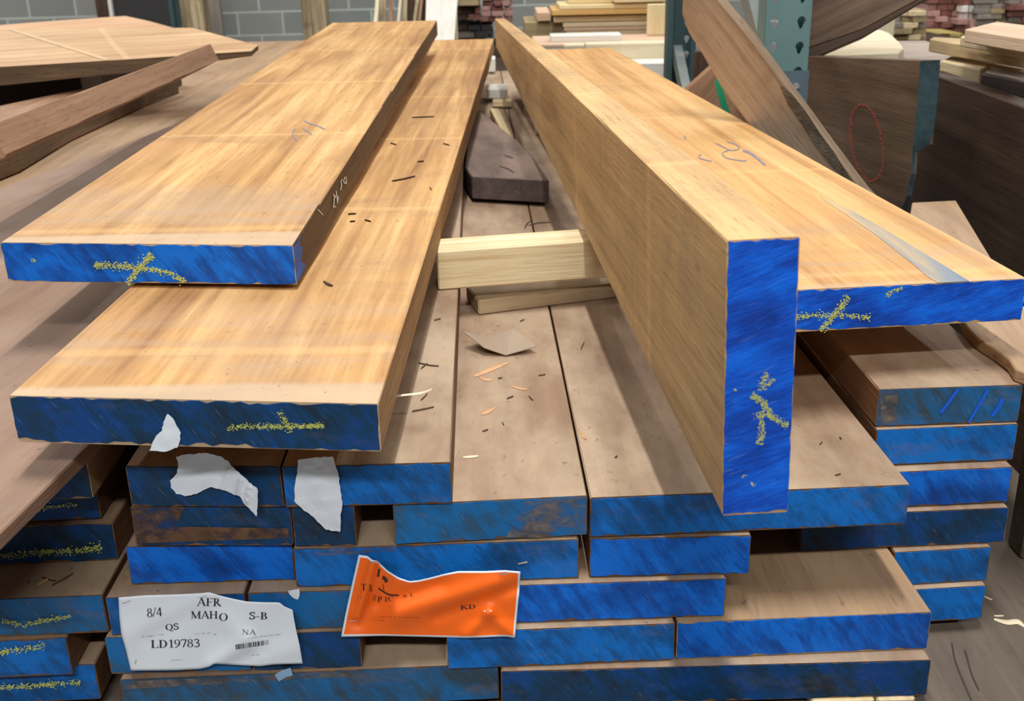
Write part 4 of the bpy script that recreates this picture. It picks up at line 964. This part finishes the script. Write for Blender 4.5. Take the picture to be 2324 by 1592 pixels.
def local_part(name, vs, fs, mat, parent, solid=0.0, off=None):
    me = bpy.data.meshes.new(name); me.from_pydata(vs, [], fs); me.update()
    bm = bmesh.new(); bm.from_mesh(me); bmesh.ops.remove_doubles(bm, verts=bm.verts, dist=1e-5); bmesh.ops.recalc_face_normals(bm, faces=bm.faces); bm.to_mesh(me); bm.free()
    me.materials.append(mat)
    o = bpy.data.objects.new(name, me); COL.objects.link(o); o.parent = parent
    if off: o.location = off
    if solid:
        s = o.modifiers.new('gauge', 'SOLIDIFY'); s.thickness = solid; s.offset = 0
    INFO[o] = {'M': Matrix.Identity(4)}
    return o
def boxv(lo, hi):
    vs = [(x, y, z) for x in (lo[0], hi[0]) for y in (lo[1], hi[1]) for z in (lo[2], hi[2])]
    return vs, [(0, 1, 3, 2), (4, 6, 7, 5), (0, 4, 5, 1), (2, 3, 7, 6), (0, 2, 6, 4), (1, 5, 7, 3)]
PITCHZ = 0.0535
# phase: a keyhole centre is seen at (1758, 45) on the front post
zc = Y(1758, 48, RY).z; z0 = zc - PITCHZ * 0.55; z0 -= PITCHZ * int(z0 / PITCHZ)
pw = 0.098
def post(name, y_web, side, mat):
    v, f = web(pw, z0, 2.6, PITCHZ, [0.019, pw - 0.020], 0.0092, 0.0)
    k = len(v)
    for x in (0.0, pw):                          # flanges
        v += [(x, 0, z0), (x, 0, 2.6), (x, side * 0.075, 2.6), (x, side * 0.075, z0)]
        f.append(tuple(range(k, k + 4))); k += 4
    for x, dx in ((0.0, 0.018), (pw, -0.018)):   # return lips
        v += [(x, side * 0.075, z0), (x, side * 0.075, 2.6), (x + dx, side * 0.075, 2.6), (x + dx, side * 0.075, z0)]
        f.append(tuple(range(k, k + 4))); k += 4
    return local_part(name, v, f, mat, rack, solid=0.002, off=(0, y_web, 0))
front = post('front_post', 0.0, 1, GREEN)
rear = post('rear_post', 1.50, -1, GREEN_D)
rear.location.x = -0.006
v, f = boxv((-0.004, -0.006, z0), (pw + 0.004, -0.0025, Y(1815, 160, RY).z)); local_part('post_guard', v, f, BLUEGREY, rack)
bp_ = Y(1808, 196, RY - 0.01)
v, f = [], []
for i in range(10):
    th = 2 * math.pi * i / 10
    v += [(bp_.x - RX + 0.0065 * math.cos(th), -0.006, bp_.z + 0.0065 * math.sin(th)), (bp_.x - RX + 0.0055 * math.cos(th), -0.013, bp_.z + 0.0055 * math.sin(th))]
for i in range(10): f.append((2 * i, 2 * i + 1, (2 * i + 3) % 20, (2 * i + 2) % 20))
f.append(tuple(range(1, 20, 2))); local_part('bolt', v, f, STEEL, rack)
# diagonal brace from front to rear post
def bar(a, b2, w, h):
    d = (b2 - a).normalized(); s = d.cross(Vector((0, 0, 1))).normalized(); u = s.cross(d)
    v = [tuple(p_ + s * i * w / 2 + u * j * h / 2) for p_ in (a, b2) for i in (-1, 1) for j in (-1, 1)]
    return v, [(0, 1, 3, 2), (4, 6, 7, 5), (0, 4, 5, 1), (2, 3, 7, 6), (0, 2, 6, 4), (1, 5, 7, 3)]
v, f = bar(Vector((0.03, 0.06, 1.10)), Vector((0.03, 1.44, 1.95)), 0.03, 0.055); local_part('brace', v, f, plain('grey_steel', (0.2, 0.235, 0.235), 0.4, 0.3), rack)
v, f = bar(Vector((0.03, 0.06, 0.3)), Vector((0.03, 1.44, 1.02)), 0.03, 0.05); local_part('brace', v, f, MATS['grey_steel'], rack)
v, f = boxv((-0.02, -0.03, 0), (pw + 0.02, 0.11, z0)); local_part('foot_plate', v, f, GREEN, rack)
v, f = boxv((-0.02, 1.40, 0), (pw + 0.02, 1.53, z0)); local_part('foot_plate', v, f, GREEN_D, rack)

# ------------------------------------------------------------------ leaning and standing dark boards by the rack
def slabquad(name, label, TL, TR, BR, BL, back, mat, grain, **k):
    """board given by its front face corners and the vector through its thickness"""
    return prism(name, label, [TL, TR, BR, BL], back, back.length, mat, grain, **k)
# X1: rough plank leaning diagonally in front of the rack
def L3(px, py, d): return Y(px, py, d)
q_l, q_r, q_t = L3(1712, 290, 2.385), L3(1962, 437, 2.27), L3(1600, 0, 2.375)
Pm = q_l; nrm = (q_r - q_l).cross(q_t - q_l).normalized()
if nrm.dot(CAM - Pm) < 0: nrm = -nrm
X1pl = (Pm, nrm)
pts = [ON(x, y, Pm, nrm) for x, y in [(1500, -130), (1549, -20), (1547, 32), (1562, 75), (1590, 118), (1640, 205), (1703, 288), (1762, 330), (1965, 458), (1985, 462), (1962, 437), (1885, 335), (1815, 238), (1750, 150), (1690, 70), (1630, 0), (1560, -90)]]
X1 = prism('plank', 'rough brown plank with a dark bark pocket, leaning diagonally in front of the rack', pts, -nrm, 0.027, GREY_M, pts[14] - pts[10])
# bark pocket (wane) on X1
poly = [(1770, 194), (1782, 200), (1797, 213), (1827, 250), (1861, 302), (1896, 350), (1922, 392), (1940, 420), (1915, 402), (1889, 379), (1848, 328), (1823, 287), (1788, 236)]
vs = [ON(x, y, Pm, nrm, 0.0012) for x, y in poly] + [ON(x, y, Pm, nrm, -0.001) for x, y in poly]
m_ = len(poly)
mesh_obj('bark_pocket', vs, [tuple(range(m_))] + [(i, (i + 1) % m_, m_ + (i + 1) % m_, m_ + i) for i in range(m_)], wood('bark_dark', (0.07, 0.053, 0.038), (0.13, 0.105, 0.078), (0.2, 0.165, 0.125), stripe=1.6, bump=0.9), parent=X1)
# W1: dark board on edge with teal end, W2 behind it
e1, e2 = Y(2088, 138, 2.33), Y(1822, 128, 2.88)
ld = Vector((e2.x - e1.x, e2.y - e1.y, 0)); zt1 = (e1.z + e2.z) / 2
M_ = Vector((0, 0, 1)).cross(ld).normalized()
if M_.dot(CAM - e1) < 0: M_ = -M_
fp = lambda x, y, o=0.0: ON(x, y, e1, M_, o)
ln1 = ld.length
outline = [(2088, 138, .046), (2081, 240, .046), (2075, 300, .044), (2072, 330, .038), (2070, 346, .008), (2068, 395, .007), (2062, 418, .012), (2058, 445, .011), (2045, 478, .012), (2030, 700, .012), (1822, 560, .046), (1822, 128, .046)]
W1 = prism('plank', 'dark brown plank on edge with a red chalk ring and a notched teal end', [fp(x, y) for x, y, t in outline[:4]] + [fp(1822, 322), fp(1822, 128)], -M_, 0.046, BROWN, ld, sub=False)
Wlow = [fp(x, y) for x, y, t in outline[3:10]] + [fp(1822, 700), fp(1822, 322)]
for k in (6, 7): Wlow[k] = Vector((Wlow[k].x, Wlow[k].y, 0.002))
Wi = INFO[W1]['M'].inverted(); me_ = W1.data
bmw = bmesh.new(); bmw.from_mesh(me_)
fv = [bmw.verts.new(Wi @ p_) for p_ in Wlow]; bv_ = [bmw.verts.new(Wi @ (p_ - M_ * 0.012)) for p_ in Wlow]
nw = len(Wlow); bmw.faces.new(fv); bmw.faces.new(bv_[::-1])
for k in range(nw): bmw.faces.new((fv[k], fv[(k + 1) % nw], bv_[(k + 1) % nw], bv_[k]))
bmesh.ops.remove_doubles(bmw, verts=bmw.verts, dist=1e-5); bmesh.ops.recalc_face_normals(bmw, faces=bmw.faces)
bmw.to_mesh(me_); bmw.free()
ed = outline[:9]; fe = [fp(x, y) for x, y, t in ed]
push = -ld.normalized() * 0.0012
vs = [p_ + push for p_ in fe] + [p_ + push - M_ * e_[2] for p_, e_ in zip(fe, ed)]
mesh_obj('painted_end', vs, [(i, i + 1, len(fe) + i + 1, len(fe) + i) for i in range(len(fe) - 1)], TEAL_P, parent=W1)
ell = []
for i in range(60):
    th = 2 * math.pi * i / 59
    a_, b2 = 35, 88; ca, sa = math.cos(-0.16), math.sin(-0.16)
    x, y = a_ * math.cos(th), b2 * math.sin(th)
    ell.append((1967 + x * ca - y * sa, 324 + x * sa + y * ca))
flecks(W1, 'chalk_mark', [([ell[i], ell[i + 1]], 4.0, 3.2 if i > 28 else 2.2) for i in range(59)], e1, M_, CHALK_R, seed=31, size=(0.5, 1.4), off=0.0015, aspect=1.0)
e3, e4 = Y(2340, 238, 2.12), Y(2128, 182, 2.66)
ld2 = Vector((e4.x - e3.x, e4.y - e3.y, 0)); zt2 = min(e3.z, e4.z)
e3.z = e4.z = (e3.z + e4.z) / 2
nn2 = Vector((0, 0, 1)).cross(ld2).normalized()
if nn2.dot(CAM - e3) < 0: nn2 = -nn2
lowz = Vector((0, 0, -(e3.z - 0.002)))
ext = -ld2 * 0.5
W2 = prism('plank', 'large very dark plank on edge behind the one with the red ring', [e4 + ld2 * 0.2, e3 + ext, e3 + ext + lowz, e4 + ld2 * 0.2 + lowz], -nn2, 0.05, BROWN_D, ld2)
# X2: slanting brown plank behind the front post
nx2 = Vector((-0.12, -1, 0.25)).normalized(); px2 = Y(1838, 100, 2.98)
f2 = lambda x, y, o=0.0: ON(x, y, px2, nx2, o)
X2 = prism('plank', 'wide brown plank propped up at a slant behind the green post, upper right', [f2(x, y) for x, y in [(1815, -80), (2200, -80), (2082, 0), (1960, 66), (1826, 112), (1808, 112)]], -nx2, 0.05, BROWN, f2(2082, 0) - f2(1826, 126))
# lower edge face of X2 with its shade put into a separate dark strip
X3 = prism('plank', 'lower edge of the slanting brown plank, its shade put into a dark strip', [f2(x, y, 0.003) for x, y in [(1826, 113), (1960, 67), (2082, 1), (2200, -70), (2240, -70), (2094, 4), (1965, 82), (1832, 139)]], -nx2, 0.05, BROWN_D, f2(2082, 0) - f2(1826, 126))
# small brown board pieces between the posts, below the leaning plank
q1 = [Y(1580, 117, 3.3), Y(1602, 117, 3.3), Y(1622, 150, 3.3), Y(1575, 200, 3.3)]
prism('offcut', 'dark red-brown board corner seen beside the rear rack post', q1, Vector((0, 1, 0)), 0.04, BROWN_D, Vector((0, 0, 1)))
q2 = [Y(x, y, 3.0) for x, y in [(1556, 205), (1622, 146), (1690, 240), (1715, 300), (1640, 285)]]
prism('offcut', 'grey-brown tilted board corner below the leaning plank, behind the green strap', q2, Vector((0, 1, 0)), 0.04, BROWN_M, Vector((0.4, 0, 0.5)))
def strap():
    pl = smooth_pl([(1629, 180), (1634, 205), (1642, 235), (1652, 262), (1662, 290)], 4); vs, fs = [], []
    for x, y in pl: vs += [Y(x - 8, y, 2.7), Y(x + 8, y, 2.7)]
    for i in range(len(pl) - 1): fs.append((2 * i, 2 * i + 1, 2 * i + 3, 2 * i + 2))
    o = mesh_obj('strap', vs, fs, STRAP); s = o.modifiers.new('t', 'SOLIDIFY'); s.thickness = 0.001
    tag(o, 'bright green plastic packing strap hanging between the rack posts', 'strap')
strap()

# ------------------------------------------------------------------ left side: crossing boards on top of the left stack
def plane3(a, b2, c): n = (b2 - a).cross(c - a).normalized(); return a, n
a3, b3, c3 = Z(0, 152, 1.08), Z(570, 115, 1.08), Z(435, 63, 1.135)
np_ = (b3 - a3).cross(c3 - a3)
T1 = prism('lumber_board', 'wide clean tan board crossing the far left, nearer of two, with a pale stripe', [ON(x, y, a3, np_) for x, y in [(-350, 175), (0, 152), (300, 134), (570, 116), (586, 103), (510, 83), (436, 63), (0, 66), (-350, 72)]], Vector((0, 0, -1)), 0.052, FRESH_T, b3 - a3, group='crossing boards at the far left', sub=False)
T1.data.materials.append(EDGE_D)  # shade of the side faces put into a darker wood colour
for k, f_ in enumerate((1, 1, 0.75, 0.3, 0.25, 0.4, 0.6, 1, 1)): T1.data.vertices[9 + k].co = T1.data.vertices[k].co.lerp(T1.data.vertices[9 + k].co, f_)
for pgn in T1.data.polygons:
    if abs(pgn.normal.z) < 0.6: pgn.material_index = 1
def quadmark(parent, name, pl, mat, P, n, off=0.0012):
    vs = [ON(x, y, P, n, off) for x, y in pl]; return mesh_obj(name, vs, [tuple(range(len(pl)))], mat, parent=parent)
quadmark(T1, 'sticker_mark', [(18, 67), (38, 68), (250, 134), (238, 137)], plain('pale_sticker_mark', (0.62, 0.44, 0.25), 0.7), a3, np_)
T2 = prism('lumber_board', 'wide clean pinkish tan board crossing the far left, the farther one, pale end edge', [Z(x, y, 1.06) for x, y in [(-350, 66), (0, 57), (140, 46), (285, 36), (340, 48), (420, 70), (-350, 90)]], Vector((0, 0, -1)), 0.03, FRESH_P, Z(285, 36, 1.06) - Z(0, 57, 1.06), group='crossing boards at the far left')
# narrow board lying skewed and tilted in front of them, on a tan board
f0, f1 = Y(-30, 287, 1.74), Y(477, 99, 3.3)
dN = f1 - f0
wN = Vector((-1, -0.12, 0)); wN = (wN - dN.normalized() * wN.dot(dN.normalized())).normalized() * 0.10 + Vector((0, 0, -0.045))
NB = board('lumber_board', 'narrow brown board lying skewed on the left stack, in front of the crossing boards', f0 + wN, f0, dN, dN.length, 0.052, BROWN_M, rough=0.0015)
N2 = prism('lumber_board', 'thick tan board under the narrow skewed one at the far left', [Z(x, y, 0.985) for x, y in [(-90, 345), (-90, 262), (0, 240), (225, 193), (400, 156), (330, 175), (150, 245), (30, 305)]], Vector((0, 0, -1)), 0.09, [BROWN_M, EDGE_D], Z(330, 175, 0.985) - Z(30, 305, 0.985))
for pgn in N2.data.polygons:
    if abs(pgn.normal.z) < 0.6: pgn.material_index = 1  # sides coloured darker to stand for the shadow under the narrow board
box('lumber_board', 'dark plank added at the far left to blacken the gap beside the tan one', (-2.3, 1.0, 0.80), (-1.46, 3.7, 0.848), BROWN_D, 'board', grain='y')  # filler added so the gap beside L1b reads as black shade
box('bearer', 'dark block added to black out the gap under the crossing boards', (-2.0, 4.15, 0.8912), (-1.26, 4.3, 1.02), BROWN_D, 'bearer')  # added to cover the bright background and keep this gap dark
box('bearer', 'dark squared timber added under the crossing boards as support and shadow filler', (-2.9, 3.75, 0.0), (-1.44, 3.95, 1.02), BROWN_D, 'bearer')  # carries the crossing boards; also added to block the wall view in the dark gap

# ------------------------------------------------------------------ background: lumber against the block wall
G1 = 'pale boards stacked crosswise behind the rack'
bg('beam', 'squared olive-tan beam end at the left foot of the pale background stack', 1191, 50, 1277, 96, 6.2, 0.5, OLIVE, 'beam')
bg('lumber_board', 'pale stub end sitting on the olive-tan beam in the background', 1219, 28, 1250, 48, 6.15, 0.5, PINKISH, group=G1)
bg('lumber_board', 'orange-edged yellow board jutting left in the background stack', 1253, 20, 1500, 33, 6.05, 0.4, wood('orange_pine', (0.5, 0.3, 0.1), (0.62, 0.4, 0.15), (0.7, 0.48, 0.2)), group=G1)
bg('lumber_board', 'thick pale yellow board near the top of the background stack', 1270, 9, 1510, 19, 6.05, 0.4, PINE_P, group=G1)
bg('lumber_board', 'short pale yellow board on top of the background stack', 1290, -12, 1390, 8, 6.1, 0.3, PINE_P, group=G1)
bg('lumber_board', 'tan board at the very top right of the background stack', 1394, -14, 1530, 5, 6.0, 0.35, PINE, group=G1)
bg('lumber_board', 'tan board in the background stack just under the dark gap', 1257, 36, 1500, 49, 6.12, 0.45, PINE, group=G1)
bg('lumber_board', 'tan board halfway up the background stack, right of the beam end', 1278, 50, 1500, 60, 6.1, 0.45, CREAM, group=G1)
bg('lumber_board', 'reddish tan board in the background stack, second under the gap', 1280, 61, 1500, 69, 6.1, 0.45, PINKISH, group=G1)
bg('lumber_board', 'lowest tan board of the background stack behind the white one', 1285, 70, 1500, 79, 6.1, 0.45, PINE, group=G1)
bg('lumber_board', 'bright yellow board standing on end left of the dark rack post', 1470, 9, 1535, 78, 5.85, 0.04, PINE_P, grain='z')
bg('lumber_board', 'white board lying in front of the background stack', 1250, 80, 1412, 95, 5.6, 0.16, WHITEB)
bg('lumber_board', 'pinkish tan board under the white board in the background', 1213, 98, 1540, 106, 5.5, 0.5, PINKISH, group=G1)
bg('lumber_board', 'small white-topped board just in front of the pinkish one', 1280, 101, 1405, 109, 5.38, 0.08, CREAM, group=G1)
bg('lumber_board', 'wide pale board below the bright yellow one, beside the rack post', 1330, 98, 1540, 135, 5.2, 0.12, CREAM, group=G1)
bg('lumber_board', 'grey-white board low down left of the rack post', 1380, 144, 1540, 200, 5.0, 0.5, WHITEB, group=G1)
structure_table = box('table', 'long dark bench under the pale background stack', (-0.1, 5.06, 0.0), (1.6, 6.8, Y(1460, 201, 5.25).z), BROWN_D, 'bench')
# white plank leaning on the wall
wa, wb = Y(972, 90, 6.4), Y(1032, 90, 6.4); wt = Y(1000, -60, 6.9)
vsd = Vector((0.02, 0.5, 0.75))
prism('plank', 'whitewashed plank standing upright behind the loose boards', [Y(963, 140, 6.3), Y(1027, 140, 6.3), Y(1042, -40, 6.7), Y(968, -40, 6.7)], Vector((0, 1, 0.3)), 0.04, WHITEB, Vector((0.02, 0.35, 0.75)))
bg('plank', 'greyed side stick along the right of the whitewashed plank', 1030, -20, 1037, 90, 6.75, 0.04, CREAM, grain='z')
# posts with bark
bg('post', 'bark-covered rough post left of centre before the block wall', 408, -40, 462, 120, 9.0, 0.18, BARK, 'post', grain='z')
bg('post', 'light rough post with dark knots right in front of the block wall', 686, -40, 741, 150, 9.2, 0.18, BARK, 'post', grain='z')
bg('post', 'slim dark green steel post beside the black door', 384, -40, 394, 100, 8.9, 0.06, GREEN_D, 'post', grain='z')
bg('post', 'second slim dark green steel post touching the bark-covered one', 398, -40, 405, 100, 8.95, 0.06, GREEN_D, 'post', grain='z')
bg('post', 'dark brown square post between the bark post and the pale wall', 463, -40, 500, 110, 9.4, 0.1, GREYW, 'post', grain='z')
# bundle of leaning sticks
rr = random.Random(5)
for i in range(11):
    x = 838 + i * 11 + rr.uniform(-3, 3); dx = rr.uniform(-4, 26); w = rr.uniform(5, 9)
    dd = 7.2 + 0.12 * (i % 4) + 0.03 * i
    prism('stick', 'narrow weathered stick leaning in the loose bundle behind the upper left board', [Y(x + dx, -50, dd + 0.3), Y(x + dx + w, -50, dd + 0.3), Y(x + w, 150, dd), Y(x, 150, dd)], Vector((0, 1, 0)), 0.03, rr.choice([GREYW, BARK, OLIVE, BROWN_M, CREAM]), Vector((dx * 0.01, 0.3, 1)), cat='stick', group='leaning sticks behind the upper left board', sub=False)
bg('panel', 'dark panel behind the bundle of leaning sticks', 920, -40, 970, 110, 8.2, 0.05, BROWN_D, 'panel', grain='z')
# pink and red stacked blocks in the middle background
def rows(x0, x1, y0, y1, dist, hh, mats, label, group, seed, wr=(14, 34), depth=0.4, cat='board', name='board_end'):
    r = random.Random(seed); y = y1
    while y > y0:
        h = min(hh * r.uniform(0.85, 1.15), y - y0 + 1.0); x = x0 + r.uniform(0, 6)
        while x < x1 - 5:
            w = r.uniform(*wr); w = min(w, x1 - x)
            bg(name, label, x + 0.8, y - h + 0.5, x + w - 1.6, y - 0.8, dist + r.uniform(0, 0.06), depth, r.choice(mats), cat, group, grain='y', ch=0.002)
            x += w
        y -= h
bg('board_end', 'broad grey-tan slab overhanging the pink boards in the mid background', 1040, -24, 1087, 13, 7.9, 0.4, OLIVE, grain='y')
rows(1030, 1090, 15, 46, 8.0, 15, [RED, RED, BROWN_D], 'dark red board end in the rack shelf left of the wall, mid background', 'dark red board ends mid background', 41, wr=(26, 55))
rows(1090, 1165, -10, 50, 8.05, 12, [PINK, PINK, RED], 'pink board end stacked against the wall, mid background', 'pink board ends mid background', 42)
rows(1030, 1120, 52, 100, 8.1, 16, [BLACK, GREYW, BROWN_D], 'dark board end low on the mid background stack', 'dark board ends mid background', 43, wr=(24, 46))
box('bench', 'low dark rack shelf below the pink and red boards', (-0.6, 7.9, 0.0), (0.2, 8.7, Y(1090, 101, 8.22).z), BROWN_D, 'shelf')
# far right: red, grey and white stacks
rows(2100, 2178, -20, 76, 7.6, 13, [RED, PINK, RED, RED], 'dark red board end in the stack at the far upper right', 'red board ends upper right', 51)
rows(2178, 2212, -20, 12, 7.55, 11, [GREYW, RED, PINK], 'mixed red and grey board end above the white blocks', 'mixed ends above the white blocks', 52)
rows(2176, 2212, 12, 43, 7.55, 14, [WHITEB], 'small white block end in the far upper right stack', 'white block ends upper right', 53, wr=(16, 20))
rows(2212, 2284, -20, 58, 7.5, 12, [GREYW, GREYW, OLIVE], 'grey weathered board end in the far upper right stack', 'grey board ends upper right', 54, wr=(24, 60))
rows(2286, 2360, -20, 50, 7.45, 13, [GREYW, RED, WHITEB], 'board end of the mixed stack at the top right corner', 'mixed ends top right corner', 55, wr=(24, 50))
rows(2172, 2214, 43, 74, 7.5, 15, [PINK, RED], 'pink board end under the white blocks at upper right', 'pink ends under the white blocks', 56, wr=(20, 32))
rows(2100, 2190, 77, 94, 7.1, 9, [wood('mustard_wood', (0.3, 0.22, 0.07), (0.4, 0.31, 0.11), (0.5, 0.4, 0.16))], 'mustard board end under the red stack at upper right', 'mustard ends upper right', 57, wr=(20, 32))
rows(2010, 2104, 22, 92, 6.6, 13, [OLIVE, GREYW, PINE, OLIVE], 'tan board end between the slanting plank and the red stack', 'tan ends beside the red stack', 58, wr=(22, 66))
box('bench', 'dark low bearers below the far right stacks', (2.75, 6.9, 0.0), (4.6, 8.6, Y(2145, 93, 7.2).z), BROWN_D, 'bench')
box('bench', 'dark low block below the tan ends beside the red stack', (2.05, 6.5, 0.0), (2.72, 7.2, Y(2057, 93, 6.6).z), BROWN_D, 'bench')
# grey-pink table-like board and cream sheets behind W1
zt = Y(2000, 133, 3.2).z
TB = prism('plank', 'flat greyish dusty board lying behind the plank with the red ring', [Z(x, y, zt) for x, y in [(1800, 138), (2180, 146), (2230, 132), (2100, 92), (1800, 96)]], Vector((0, 0, -1)), 0.05, wood('greyish_dusty_board', (0.3, 0.24, 0.2), (0.4, 0.33, 0.28), (0.5, 0.42, 0.36)), Vector((1, 0, 0)))
cz = zt + 0.03
prism('plank', 'cream waney-edged board lying behind the slanting plank', [Z(x, y, cz) for x, y in [(1800, 126), (1900, 126), (2040, 120), (2052, 110), (2042, 96), (2020, 76), (2000, 68), (1900, 70), (1800, 72)]], Vector((0, 0, -1)), 0.029, CREAM, Vector((1, 0.1, 0)))
bg('plank', 'bright cream board end standing just under the slanting plank', 1940, 34, 2006, 560, 5.2, 0.05, CREAM, grain='z')
box('bench', 'dark stack carrying the greyish board at the right', (1.25, 3.05, 0.0), (2.2, 3.9, zt - 0.051), BROWN_D, 'bench')
# right foreground light boards (behind W2)
def slab(name, label, px, z, t, mat, grain, group=None): return prism(name, label, [Z(x, y, z) for x, y in px], Vector((0, 0, -1)), t, mat, Z(grain[1][0], grain[1][1], z) - Z(grain[0][0], grain[0][1], z), group=group)
G2 = 'pale boards heaped at the right edge'
zb = 1.09
slab('lumber_board', 'lowest pale yellow board of the right edge heap, rough front face', [(2136, 138), (2226, 157), (2246, 149), (2345, 158), (2345, 140), (2165, 124)], zb, 0.035, PINE, [(2136, 138), (2345, 182)], G2)
slab('lumber_board', 'long tan board pointing left in the right edge heap', [(2110, 88), (2160, 97), (2340, 124), (2340, 112), (2200, 88), (2118, 84)], zb + 0.045, 0.032, wood('tan_pine', (0.5, 0.36, 0.2), (0.62, 0.46, 0.26), (0.7, 0.54, 0.33)), [(2110, 88), (2340, 124)], G2)
slab('lumber_board', 'pale pinkish board on top of the right edge heap', [(2190, 66), (2312, 85), (2350, 90), (2350, 60), (2262, 49)], zb + 0.105, 0.028, PINKISH, [(2190, 66), (2312, 85)], G2)
slab('lumber_board', 'thin tan board just under the topmost board of the right heap', [(2180, 83), (2340, 112), (2340, 96), (2200, 78)], zb + 0.073, 0.022, PINE, [(2180, 83), (2340, 112)], G2)
slab('lumber_board', 'short mauve-brown squared timber lying at the right edge of the heap', [(2228, 168), (2345, 190), (2345, 166), (2240, 158)], zb + 0.0, 0.034, MAUVE, [(2228, 168), (2345, 190)], None)
slab('lumber_board', 'bottom tan board of the right edge heap, just above the very dark plank', [(2134, 160), (2232, 186), (2345, 212), (2345, 180), (2160, 150)], zb - 0.036, 0.02, TAN_L, [(2134, 160), (2345, 212)], G2)
